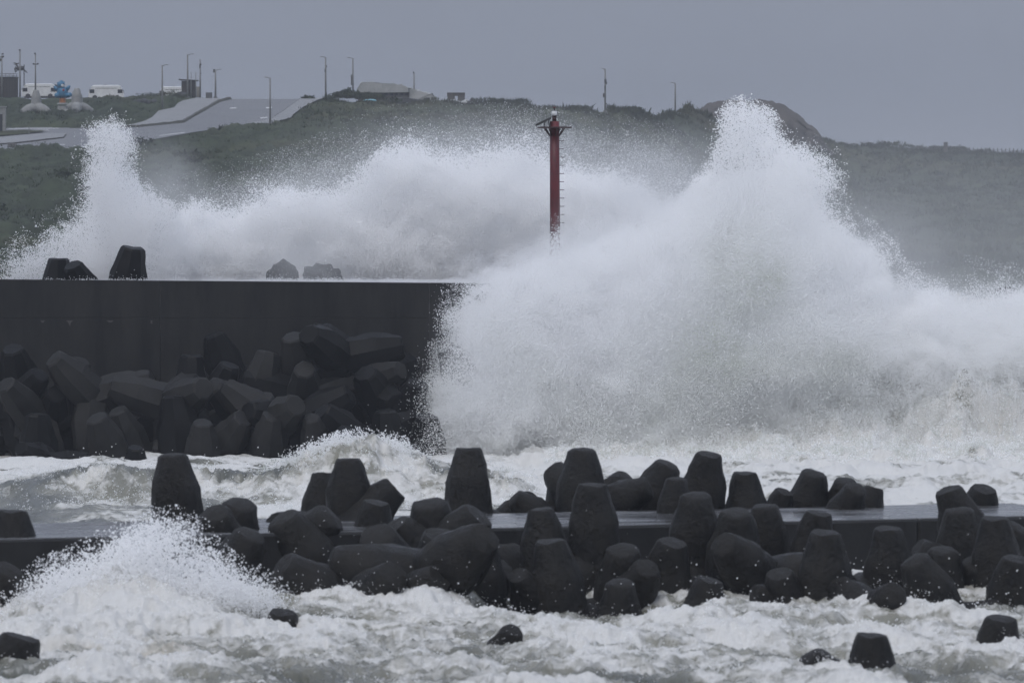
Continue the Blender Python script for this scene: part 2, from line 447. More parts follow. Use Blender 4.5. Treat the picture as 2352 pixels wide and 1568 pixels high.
def sea_fields(X, Y):
    xp = px_of(X, Y)
    A = n2(N2A, X / 31, Y / 43)
    Bf = n2(N2H, X / 15.0, Y / 22.0)
    Cf = n2(N2C, X / 21 + .3, Y / 33 + .1)
    fine = n2(N2H, X / 4.1 + .5, Y / 6.3)
    bil = 1 - np.abs(Bf)
    bil2 = 1 - np.abs(fine)
    near = smooth01((121 - Y) / 5)
    right = smooth01((Y - 188) / 10) * smooth01((xp - 950) / 350) * smooth01((246 - Y) / 12)
    far = smooth01((Y - 240) / 60)
    h = 0.09 * A * (1 - far) + far * 0.25 * A
    h += (1 - near) * (1 - right) * (0.05 * Bf + 0.02 * bil2)
    f3 = n2(N2H, X / 1.7 + .2, Y / 2.3)
    h += near * (0.06 * bil + 0.05 * bil2 + 0.03 * (1 - np.abs(f3)) + 0.09 * Cf - 0.03)
    h += 0.25 * smooth01((Y - 105) / 7) * smooth01((122 - Y) / 3)
    # mound of broken water under the splash at the left, and its shoulder
    front = np.exp(-((xp - 300) / 260) ** 2 - ((Y - 107.5) / 2.6) ** 2) * (0.75 + 0.25 * bil)
    h += front * 0.95
    h += 0.22 * np.exp(-((xp - 700) / 380) ** 2 - ((Y - 110.5) / 2.5) ** 2)
    # small swells running in the foreground
    h += near * 0.10 * np.sin((Y + 0.22 * X) * 1.15 + 2.0 * A)
    # breaking wave between the two breakwaters
    yc = poly(xp, MID_CREST)
    zc = np.maximum(CAM_H - (yc - 630) / FPX * MID_D, 0)
    s = Y - (MID_D + 0.9 * np.sin(X * 0.35) + 0.5 * Cf)
    prof = np.where(s < 0, np.exp(-(s / 2.3) ** 2), np.exp(-(s / 7.0) ** 2))
    brk = prof * zc
    broken = np.where(s < 1.0, prof, prof * 0.4) * smooth01((zc - 0.55) / 0.4)
    h += brk + broken * (0.18 * bil + 0.10 * bil2 - 0.12)
    # the great swell rolling in at the right
    zs = poly(xp, SWELL_Z)
    ramp = smooth01((Y - 197 - 2.0 * Cf) / 24) * smooth01((248 - Y) / 22)
    h += zs * ramp + right * (0.26 * bil + 0.13 * bil2 + 0.22 * Cf - 0.2) * (0.35 + 0.65 * smooth01((Y - 199) / 6))
    bars = smooth01((xp - 1050) / 250) * smooth01((Y - 150) / 15) * smooth01((206 - Y) / 8)
    h += bars * 0.16 * (1 - np.abs(np.sin((Y + 1.3 * A + 0.9 * Cf) * 0.42))) ** 2 * 2.0
    # ---- foam cover
    foam = 0.52 + 0.20 * Cf
    foam = np.where(Y < 121, 0.47 + 0.17 * Cf + 0.10 * np.clip(A, -2, 2) - 0.22 * smooth01((100 - Y) / 6), foam)
    foam += 0.5 * front
    calm = smooth01((470 - xp) / 200) * smooth01((Y - 128) / 8) * smooth01((172 - Y) / 6)
    foam -= 0.42 * calm * (1 - broken)
    behind = smooth01((Y - 172) / 6) * (1 - far)
    foam += 0.14 * behind
    foam += 0.13 * smooth01((xp - 1050) / 200) * smooth01((Y - 125) / 10) * (1 - far)
    foam += broken * 0.02
    lip = np.exp(-((s - 0.3) / 0.9) ** 2) * (zc > 0.7)
    clean = np.exp(-((xp - 560) / 85) ** 2) + np.exp(-((xp - 1030) / 60) ** 2) + 0.7 * np.exp(-((xp - 130) / 70) ** 2)
    foam -= lip * np.clip(clean, 0, 1) * 1.0
    foam += right * (0.25 + 0.16 * bil)
    foam = foam * (1 - far) + far * (0.15 + 0.12 * Cf)
    sand = np.exp(-((xp - 290) / 120) ** 2 - ((Y - 100.5) / 1.2) ** 2) * np.clip(0.5 + 0.7 * Bf, 0, 1) * 1.1
    sand += 0.16 * np.exp(-((xp - 420) / 400) ** 2 - ((Y - 96) / 4) ** 2) * np.clip(0.5 + Bf, 0, 1)
    sand += 0.10 * right * np.clip(0.3 + Bf, 0, 1) + 0.25 * broken * np.clip(0.4 + fine, 0, 1)
    return h, np.clip(foam, -0.3, 1.4), np.clip(sand, 0, 1)

def build_sea():
    rows = np.concatenate([np.array([5, 20, 40, 60, 75, 82]), np.arange(86, 119, 0.12), np.arange(119, 196, 0.24),
                           np.arange(196, 236, 0.22), 236 + np.cumsum(np.linspace(0.5, 18, 60)), np.array([1000, 1500, 2500, 5000, 9000])])
    hw = 1176 / FPX
    cols = np.concatenate([-np.array([9, 5, 3.2, 2.4, 1.9, 1.6, 1.4, 1.28]), np.linspace(-1.2, 1.2, 600), np.array([1.28, 1.4, 1.6, 1.9, 2.4, 3.2, 5, 9])]) * hw
    Y, U = np.meshgrid(rows, cols, indexing='ij')
    Yj = Y
    X = U * np.maximum(Yj, 60)
    h, foam, sand = sea_fields(X, Yj)
    me = grid_mesh('sea', np.stack([X, Yj, h], -1))
    float_attr(me, 'foam', foam); float_attr(me, 'sand', sand)
    o = link('sea', me, M['sea'])
    tag(o, 'foam covered grey green storm sea', 'sea', kind='structure')
build_sea()

# ------------------------------------------------------------------ the hill behind
CREST = [(-1500, 215), (0, 218), (400, 221), (420, 224), (470, 227), (530, 229), (690, 229), (745, 227), (790, 231), (860, 233), (1000, 238), (1060, 240), (1110, 238), (1160, 239), (1240, 246),
         (1300, 251), (1350, 252), (1400, 252), (1480, 258), (1530, 262), (1600, 267), (1700, 285), (1800, 312), (1890, 331), (1950, 331), (2050, 341), (2160, 346), (2352, 351), (3000, 360), (3900, 380)]

def hill_D(x, y):
    return (430 + 0.737 * (640 - y)) * (1 + 0.42 * smooth01((np.asarray(x, float) - 1250) / 800))

ROAD = [(-60, 300), (80, 294), (200, 297), (320, 294), (372, 289), (420, 284), (440, 272), (465, 258), (490, 243), (503, 236), (528, 229.5), (689, 229.5), (654, 254), (624, 274), (562, 288),
        (450, 305), (330, 326), (200, 350), (-60, 359)]
LOT = [(200, 296), (300, 289), (331, 281), (350, 272), (365, 257), (400, 250), (408, 240), (420, 234), (450, 227.5), (526, 229.5), (501, 236), (488, 243), (463, 257), (438, 271), (418, 282.5), (370, 287), (320, 292)]
WALK = [(562, 288.8), (625, 275), (655, 255), (690, 230), (744, 228), (722, 236), (694, 251), (674, 266), (668, 274), (618, 287), (562, 293.5)]
LEFTWALK = [(-60, 324), (60, 313), (110, 310), (150, 311), (146, 319), (100, 324), (40, 331), (-60, 338)]
LEFTLAWN = [(-60, 306), (60, 303), (110, 305), (60, 311), (-60, 322)]

def inside(px, py, pg):
    r = np.zeros(np.shape(px), bool)
    n = len(pg)
    for i in range(n):
        x1, y1 = pg[i]; x2, y2 = pg[(i + 1) % n]
        if y1 == y2: continue
        c = ((y1 > py) != (y2 > py)) & (px < (x2 - x1) * (py - y1) / (y2 - y1) + x1)
        r ^= c
    return r

def paved(px, py):
    r = np.zeros(np.shape(px), bool)
    for dx, dy in ((0, 0), (-6, 0), (6, 0), (0, 3), (0, -3)):
        for pg in (ROAD, LOT, WALK, LEFTWALK):
            r |= inside(px + dx, py + dy, pg)
    return r

def hill_noise(X, Y, flat):
    n = n2(N2A, X / 260, Y / 260) * 0.55 + n2(N2B, X / 70, Y / 70) * 0.30
    return n * np.where(flat, 0.0, 1.0)

def hill_point(x, y, lift=0.0):
    D = float(hill_D(x, y))
    p = at(x, y, D)
    p.z += lift
    return p

def build_hill():
    xs = np.concatenate([np.linspace(-1500, -80, 40), np.arange(-72, 2430, 6.0), np.linspace(2450, 3900, 40)])
    nr = 130
    v = np.linspace(0, 1, nr)
    V, XX = np.meshgrid(v, xs, indexing='ij')
    crest = poly(XX, CREST)
    YY = crest + (640 - crest) * V
    D = hill_D(XX, YY)
    X, Yw, Z = at_np(XX, YY, D)
    flat = paved(XX, YY)
    fade = smooth01(V / 0.03)
    Z = Z + hill_noise(X, Yw, flat) * (0.35 + 0.65 * fade)
    # plateau behind the crest, and the foot going down under the sea
    back = []
    for k, (dd, dz) in enumerate([(700, -20), (400, -8), (200, -3.0), (90, -1.4), (30, -0.7), (8, -0.25)]):
        sc = (D[0] + dd) / D[0]
        back.append(np.stack([X[0] * sc, D[0] + dd, Z[0] + dz], -1))
    foot = []
    for dd, zz in [(-6, 5.6), (-14, 4.2), (-26, 2.0), (-40, -1.5)]:
        foot.append(np.stack([X[-1], Yw[-1] + dd, np.full_like(X[-1], zz)], -1))
    P = np.concatenate([np.stack(back, 0), np.stack([X, Yw, Z], -1), np.stack(foot, 0)], 0)
    me = grid_mesh('hillside', P)
    tag(link('hillside', me, M['grass']), 'grassy headland rising behind the breakwater', 'hillside', kind='structure')

    # blades of grass and low scrub over the slope
    n = 62000
    px = RNG.uniform(-60, 2420, n); t = RNG.random(n)
    c = poly(px, CREST)
    k = int(n * 0.16)
    t[:k] = RNG.random(k) * 0.012
    py = c + (640 - c) * t
    ok = ~paved(px, py) & ~((px > 528) & (px < 690) & (py < 245))
    px, py = px[ok], py[ok]
    D = hill_D(px, py)
    X, Yw, Z = at_np(px, py, D)
    Z = Z + hill_noise(X, Yw, np.zeros_like(X, bool)) - 0.05
    m = len(X)
    clump = np.clip(n2(N2C, X / 60, Yw / 60), -1.5, 2.2)
    H = (0.22 + 0.20 * RNG.random(m)) * (1 + 0.55 * np.maximum(clump, 0))
    H *= np.where(px < 700, 0.55, np.where(px > 1090, 1.25, 0.9))
    verts = []; nb = 3
    for b in range(nb):
        ang = RNG.uniform(0, math.pi, m); lean = RNG.normal(0, 0.35, m); w = H * RNG.uniform(0.25, 0.5, m)
        ox = RNG.normal(0, 0.22, m); oy = RNG.normal(0, 0.22, m)
        cx, cy_ = np.cos(ang) * w * .5, np.sin(ang) * w * .5
        hh = H * RNG.uniform(0.6, 1.25, m)
        verts.append(np.stack([np.stack([X + ox - cx, Yw + oy - cy_, Z], -1), np.stack([X + ox + cx, Yw + oy + cy_, Z], -1),
                               np.stack([X + ox + lean * hh, Yw + oy + RNG.normal(0, .2, m) * hh, Z + hh], -1)], 1))
    Vt = np.concatenate(verts, 0).reshape(-1, 3)
    nt_ = len(Vt) // 3
    me = bpy.data.meshes.new('grass')
    me.vertices.add(len(Vt)); me.vertices.foreach_set('co', Vt.reshape(-1).astype(np.float32))
    me.loops.add(len(Vt)); me.loops.foreach_set('vertex_index', np.arange(len(Vt), dtype=np.int32))
    me.polygons.add(nt_); me.polygons.foreach_set('loop_start', (np.arange(nt_) * 3).astype(np.int32))
    me.update(calc_edges=True)
    tag(link('grass', me, M['grass']), 'dark green grass and scrub over the headland', 'grass', kind='stuff')
build_hill()

def build_scrub():
    V = []
    for k in range(190):
        px = RNG.uniform(-40, 2400); c = float(poly(px, CREST)); t = RNG.random() ** 1.3
        py = c + 3 + (560 - c) * t
        if paved(np.array([px]), np.array([py]))[0] or (px < 540 and py < 300): continue
        D = float(hill_D(px, py)); o = at(px, py, D)
        r = RNG.uniform(.5, 1.5); n = int(70 * r)
        P = RNG.normal(0, 1, (n, 3)); P /= np.linalg.norm(P, axis=1)[:, None]; P *= (RNG.random(n) ** .35)[:, None]
        P[:, 2] = np.abs(P[:, 2]) * .6
        P *= r * np.array([1.3, 1, 1])
        P += np.array([o.x, o.y, o.z])
        V.append(np.repeat(P, 3, 0) + RNG.normal(0, .17, (n * 3, 3)))
    V = np.concatenate(V); nt_ = len(V) // 3
    me = bpy.data.meshes.new('scrub')
    me.from_pydata(V.tolist(), [], np.arange(nt_ * 3).reshape(-1, 3).tolist())
    tag(link('scrub', me, M['scrub']), 'darker scrub clumps scattered over the headland grass', 'scrub', kind='stuff')
build_scrub()

def ground_sheet(name, pg, m, lift, label, cat, step=2.0):
    a = np.array(pg)
    xs = np.arange(a[:, 0].min(), a[:, 0].max() + step, step)
    ys = np.arange(a[:, 1].min(), a[:, 1].max() + step * .5, step * .5)
    YY, XX = np.meshgrid(ys, xs, indexing='ij')
    X, Yw, Z = at_np(XX, YY, hill_D(XX, YY))
    cx, cyy = XX[:-1, :-1] + step / 2, YY[:-1, :-1] + step / 4
    me = grid_mesh(name, np.stack([X, Yw, Z + lift], -1), inside(cx, cyy, pg))
    bm = bmesh.new(); bm.from_mesh(me)
    bmesh.ops.delete(bm, geom=[v for v in bm.verts if not v.link_faces], context='VERTS')
    bm.to_mesh(me); bm.free()
    return tag(link(name, me, m), label, cat, kind='structure')

ground_sheet('road', ROAD, M['asphalt'], 0.10, 'wet grey asphalt road climbing over the headland', 'road')
ground_sheet('paved_lot', LOT, M['paving'], 0.16, 'pale paved lay-by beside the climbing road', 'pavement')
ground_sheet('pavement', WALK, M['paving'], 0.20, 'pale pavement along the right side of the road', 'pavement')
ground_sheet('pavement', LEFTWALK, M['paving'], 0.22, 'narrow pavement beside the lower road at the left edge', 'pavement')
ground_sheet('lawn_strip', LEFTLAWN, M['grass'], 0.24, 'strip of lawn beside the narrow left pavement', 'lawn')

def ribbon_pts(pts, lift, n=6):
    out = []
    for i in range(len(pts) - 1):
        for k in range(n):
            t = k / n
            out.append(hill_point(pts[i][0] * (1 - t) + pts[i + 1][0] * t, pts[i][1] * (1 - t) + pts[i + 1][1] * t, lift))
    out.append(hill_point(*pts[-1], lift))
    return out

def kerb(pts, r, label, j=.4):
    b = MB(); b.tube(ribbon_pts(pts, r * 0.3), [r * (1 - j / 2 + j * random.random()) for _ in range((len(pts) - 1) * 6 + 1)], 6)
    tag(b.build('kerb', M['kerb']), label, 'kerb', kind='structure')
kerb([(200, 297), (320, 293), (370, 288), (419, 283.5), (439, 271.5), (464, 257.5), (489, 243), (502, 236), (527, 229.5)], 0.30, 'weedy dark kerb between the road and the lay-by')
kerb([(562, 288.4), (624, 274.5), (654, 254.5), (690, 229.8)], 0.14, 'low kerb along the right pavement')
kerb([(-60, 338.5), (40, 331.5), (100, 324.5), (146, 319.5), (151, 312)], 0.12, 'curved kerb round the narrow left pavement')
kerb([(-60, 359), (60, 357), (61, 355), (122, 353), (123, 351), (200, 350)], 0.42, 'stepped dark retaining edge below the lower road', 0)

def marking(x1, y1, x2, y2, w, label):
    XX = np.linspace(x1, x2, 8)
    t = np.linspace(0, 1, 8)
    P = np.zeros((2, 8, 3))
    for r, s in enumerate((-w / 2, w / 2)):
        yy = y1 * (1 - t) + y2 * t + s
        a, b, c = at_np(XX, yy, hill_D(XX, yy))
        P[r] = np.stack([a, b, c + 0.135], -1)
    tag(link('road_marking', grid_mesh('road_marking', P), M['marking']), label, 'road marking', kind='structure')
marking(20, 298.5, 136, 297.2, 1.0, 'thin white line at the upper edge of the lower road')
marking(24, 303.2, 112, 301.8, 0.9, 'second thin white line beside the left lawn strip')
marking(58, 341, 150, 334.5, 1.2, 'long white line on the lower road')
marking(190, 340, 237, 336.5, 2.2, 'short white dash on the lower road')
marking(366, 314.2, 424, 307, 1.2, 'white edge line beside the grass slope')
marking(528, 251.3, 543, 250.3, 1.9, 'small white dash in the middle of the upper road')
marking(611, 250.6, 625, 249.4, 2.2, 'white arrow mark near the road crest')
marking(598, 274, 614, 272, 2.0, 'white mark beside the roadside lamp')

# ------------------------------------------------------------------ sea wall (far breakwater)
WALL_D = 211.0
def build_wall():
    root = empty('breakwater_wall', at(600, 1040, WALL_D))
    root.location.z = 0
    tag(root, 'long dark concrete breakwater wall with wet flat top', 'sea wall')
    joints = [-520, -60, 368, 986, 1052, 1200, 1345]
    inv = Matrix.Translation(-root.location)
    for i in range(len(joints) - 1):
        x0, x1 = at(joints[i], 700, WALL_D).x + 0.006, at(joints[i + 1], 700, WALL_D).x - 0.006
        zt = lambda X: CAM_H - (641.5 + (px_of(X, WALL_D)) * 0.0080 - 630) / FPX * WALL_D
        zm = 4.98
        def block(name, d0, d1, zb, ztop0, ztop1, m):
            b = bmesh.new()
            vs = [b.verts.new((X - root.location.x, Yy - root.location.y, Zz)) for X, t in ((x0, ztop0), (x1, ztop1)) for Yy in (d0, d1) for Zz in (zb, t)]
            for f in ((0, 1, 5, 4), (2, 6, 7, 3), (0, 2, 3, 1), (4, 5, 7, 6), (1, 3, 7, 5), (0, 4, 6, 2)):
                b.faces.new([vs[k] for k in f])
            bmesh.ops.recalc_face_normals(b, faces=b.faces)
            bmesh.ops.bevel(b, geom=b.edges[:], offset=0.012, segments=1, affect='EDGES')
            me = bpy.data.meshes.new(name); b.to_mesh(me); b.free()
            return link(name, me, m, root)
        block('parapet_block', WALL_D + 0.02, WALL_D + 2.5, zm + 0.004, zt(x0), zt(x1), M['wall'])
        block('caisson_block', WALL_D, WALL_D + 21, -3, zm, zm, M['wall'])
        block('deck_slab', WALL_D + 2.53, WALL_D + 21, zm + 0.01, zt(x0) - 0.10, zt(x1) - 0.10, M['wall_top'])
    core = MB(); xa, xb = at(-500, 700, WALL_D).x, at(1340, 700, WALL_D).x
    core.box(((xa + xb) / 2 - root.location.x, 10.7, 1.4), (xb - xa, 20.0, 8.6)); core.build('core', M['wall'], root)
    for sx, w, h in ((98, 12, 5), (160, 17, 14), (253, 16, 4), (348, 7, 8)):
        b = bmesh.new()
        p0 = at(sx - w / 2, 736, WALL_D - 0.006); p1 = at(sx + w / 2, 736, WALL_D - 0.006)
        pts = [(p0.x, p0.z), (p1.x, p1.z), (p1.x - .06, p1.z - .05), ((p0.x + p1.x) / 2 + .05, p1.z - .07), ((p0.x + p1.x) / 2 + .01, p1.z - h / 62), ((p0.x + p1.x) / 2 - .05, p1.z - .07), (p0.x + .05, p0.z - .04)]
        b.faces.new([b.verts.new((x - root.location.x, WALL_D - 0.006 - root.location.y, z)) for x, z in pts])
        me = bpy.data.meshes.new('lime_stain'); b.to_mesh(me); b.free(); link('lime_stain', me, M['stain'], root)
    for sx, y0, y1, w in ((368, 662, 762, .035), (986, 656, 800, .03), (1052, 652, 705, .04)):
        p0 = at(sx, y0, WALL_D); p1 = at(sx, y1, WALL_D)
        zs = np.linspace(p0.z, p1.z, 14)
        P = np.zeros((14, 2, 3))
        for k, z in enumerate(zs):
            ww = w * (0.25 + random.random()) * (1 - 0.6 * k / 13)
            P[k, 0] = (p0.x - ww / 2 - root.location.x, -0.008, z); P[k, 1] = (p0.x + ww / 2 - root.location.x, -0.008, z)
        link('joint_streak', grid_mesh('joint_streak', P), M['streak'], root)
build_wall()

# ------------------------------------------------------------------ low breakwater platform in front
PLAT_Z = 1.45
def plat_D(px): return 117.0 + (px - 1400) * 0.0045
def build_platform():
    A = at(-260, 1200, plat_D(-260)); B = at(2640, 1200, plat_D(2640))
    A.z = B.z = 0
    root = empty('breakwater_platform', (A + B) / 2)
    root.rotation_euler.z = math.atan2(B.y - A.y, B.x - A.x)
    tag(root, 'low wet concrete breakwater platform among the front tetrapods', 'breakwater')
    L = (B - A).length; n = 5
    for i in range(n):
        x = -L / 2 + (i + 0.5) * L / n
        s = MB(); s.box((x, 3.1, -0.3), (L / n - 0.01, 6.2, 2 * PLAT_Z + 0.6 - 0.012), bevel=0.05); s.build('slab_block', M['platform_side'], root)
        tp = MB(); tp.box((x, 3.1, PLAT_Z - 0.02), (L / n - 0.04, 6.12, 0.06), bevel=0.01); tp.build('wet_slab_top', M['platform'], root)
build_platform()
# ------------------------------------------------------------------ tetrapods
LEG = 1.5
def make_tetra_mesh(name, seed, m, sides=10, facet=False, voxel=0.05, top=1.0):
    rnd = random.Random(seed)
    bm = bmesh.new()
    dirs = [Vector((0, 0, 1))]
    for k in range(3):
        a = 2 * math.pi * k / 3
        dirs.append(Vector((math.cos(a) * math.sin(math.radians(109.47)), math.sin(a) * math.sin(math.radians(109.47)), math.cos(math.radians(109.47)))))
    prof = [(-0.20, 0.30), (0.0, 0.50), (0.22, 0.482), (0.44, 0.470), (0.66, 0.462), (0.86, 0.455), (1.02, 0.405), (1.18, 0.357), (1.32, 0.315), (1.455, 0.275), (LEG, 0.232)]
    for di, d in enumerate(dirs):
        q = d.to_track_quat('Z', 'Y')
        rings = []
        tw = rnd.uniform(0, 1)
        for t, r in (prof if di or top == 1.0 else [(-.2, .3), (0, .5), (top * LEG * .5, .48), (top * LEG * .9, .46), (top * LEG, .42)]):
            rings.append([bm.verts.new(q @ Vector((r * math.cos(2 * math.pi * (k + tw) / sides), r * math.sin(2 * math.pi * (k + tw) / sides), t))) for k in range(sides)])
        for i in range(len(rings) - 1):
            for k in range(sides):
                bm.faces.new((rings[i][k], rings[i][(k + 1) % sides], rings[i + 1][(k + 1) % sides], rings[i + 1][k]))
        bm.faces.new(rings[0])
        cv = bm.verts.new(q @ Vector((0, 0, rings and (LEG if (di or top == 1.0) else top * LEG) + .012)))
        for k in range(sides): bm.faces.new((rings[-1][k], rings[-1][(k + 1) % sides], cv))
    bmesh.ops.recalc_face_normals(bm, faces=bm.faces)
    me = bpy.data.meshes.new(name); bm.to_mesh(me); bm.free()
    co = np.zeros(len(me.vertices) * 3, np.float32); me.vertices.foreach_get('co', co); co = co.reshape(-1, 3)
    no = np.zeros_like(co).reshape(-1); me.vertices.foreach_get('normal', no); no = no.reshape(-1, 3)
    off = n2(N2A, co[:, 0] / 9 + seed * .37, co[:, 1] / 9 + co[:, 2] / 7) * 0.014 + n2(N2B, co[:, 0] / 3 + co[:, 2] / 4, co[:, 1] / 3 + seed * .11) * 0.010
    co = co + no * off[:, None]
    me.vertices.foreach_set('co', co.reshape(-1)); me.update()
    shade_smooth(me)
    me.set_sharp_from_angle(angle=math.radians(18 if facet else 42))
    me.materials.append(m)
    return me
T_FRONT = [make_tetra_mesh('tetrapod', s, M['tetra'], 14) for s in (1, 2, 3)]
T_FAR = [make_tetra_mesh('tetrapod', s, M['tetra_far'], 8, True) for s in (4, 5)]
T_PALE = [make_tetra_mesh('tetrapod', s, M['tetra_pale'], 8, True) for s in (7, 8)]
T_STUMP = [make_tetra_mesh('tetrapod', 9, M['tetra_grey'], 10, top=.42)]
T_GREY = [make_tetra_mesh('tetrapod', 6, M['tetra_grey'], 10)]

def tetra(x, y, D, lean, nod, spin, s, label, group=None, meshes=T_FRONT, name='tetrapod'):
    """(x, y): the tip of the leg that shows; lean: degrees to the right, nod: degrees towards the camera."""
    d = Vector((math.sin(math.radians(lean)), -math.sin(math.radians(nod)) * math.cos(math.radians(lean)), math.cos(math.radians(nod)) * math.cos(math.radians(lean)))).normalized()
    q = d.to_track_quat('Z', 'Y') @ Quaternion((0, 0, 1), math.radians(spin))
    o = bpy.data.objects.new(name, random.choice(meshes)); COL.objects.link(o)
    o.rotation_mode = 'QUATERNION'; o.rotation_quaternion = q
    o.scale = (s * random.uniform(.97, 1.03),) * 3
    o.location = at(x, y, D) - d * LEG * s
    return tag(o, label, 'tetrapod', group)

GB = 'tetrapods along the back of the low platform'
GF = 'tetrapods piled in front of the low platform'
GW = 'tetrapods lying out in the foam'
GS = 'tetrapods heaped against the tall sea wall'
# x, y of tip, D, lean, nod, spin, scale, label
BACK = [
 (398, 1044, 117.5, -3, 4, 20, 1.12, 'tall tetrapod leg standing alone behind the foreground splash'),
 (800, 1052, 119.5, 0, 2, 60, 1.03, 'upright flat-topped tetrapod leg in front of the curling wave'),
 (742, 1086, 121.5, 2, -4, 10, 0.95, 'shorter tetrapod leg just left of the flat-topped one before the wave'),
 (1076, 1031, 123.0, 0, 0, 90, 1.10, 'upright tapering tetrapod left of centre with flared base'),
 (1337, 1034, 125.0, 2, 4, 30, 1.15, 'round-topped tetrapod highest of the back row right of centre'),
 (1280, 1084, 126.0, -14, 0, 45, 1.05, 'flat-sided tetrapod leaning left behind the round-topped one'),
 (1536, 1064, 126.0, 24, 10, 0, 1.15, 'rounded tetrapod leg bending right beside the foaming water'),
 (1628, 1046, 125.0, 8, 14, 70, 1.10, 'tall rounded tetrapod leg third from centre in the back row'),
 (1552, 1098, 122.5, 2, 6, 15, 0.85, 'small flat-topped tetrapod leg in front of two rounded ones'),
 (1712, 1086, 125.5, 0, 6, 60, 1.05, 'squat tetrapod with broad shoulders behind the right tetrapods'),
 (1872, 1085, 126.5, 12, 16, 100, 1.05, 'domed tetrapod leg against white foam right of centre'),
 (1942, 1107, 126.5, 6, 20, 30, 0.90, 'small domed tetrapod tip right of the larger dome'),
 (1968, 1117, 124.5, 20, 30, 0, 0.95, 'low tetrapod bump on the platform edge among domes'),
 (2010, 1116, 125.5, 16, 0, 50, 0.95, 'cone-shaped tetrapod sloping down to the right on the platform'),
 (2262, 1119, 126.5, 10, 22, 40, 1.15, 'broad domed tetrapod at the far right behind the platform'),
 (1180, 1143, 125.0, -50, 20, 10, 0.80, 'low flat tetrapod tip right of the flared-base one'),
 (1222, 1143, 125.5, 40, 30, 35, 0.80, 'low rough tetrapod bump beside the bare platform'),
 (1440, 1101, 126.5, 40, 20, 20, 1.00, 'sloping tetrapod shoulder right of the round-topped one'),
 (1490, 1120, 125.0, 60, 30, 75, 0.95, 'low lying tetrapod leg between the round-topped and rounded ones'),
 (1802, 1130, 126.0, 20, 20, 15, 0.80, 'small dark tetrapod tip between squat one and the dome'),
]
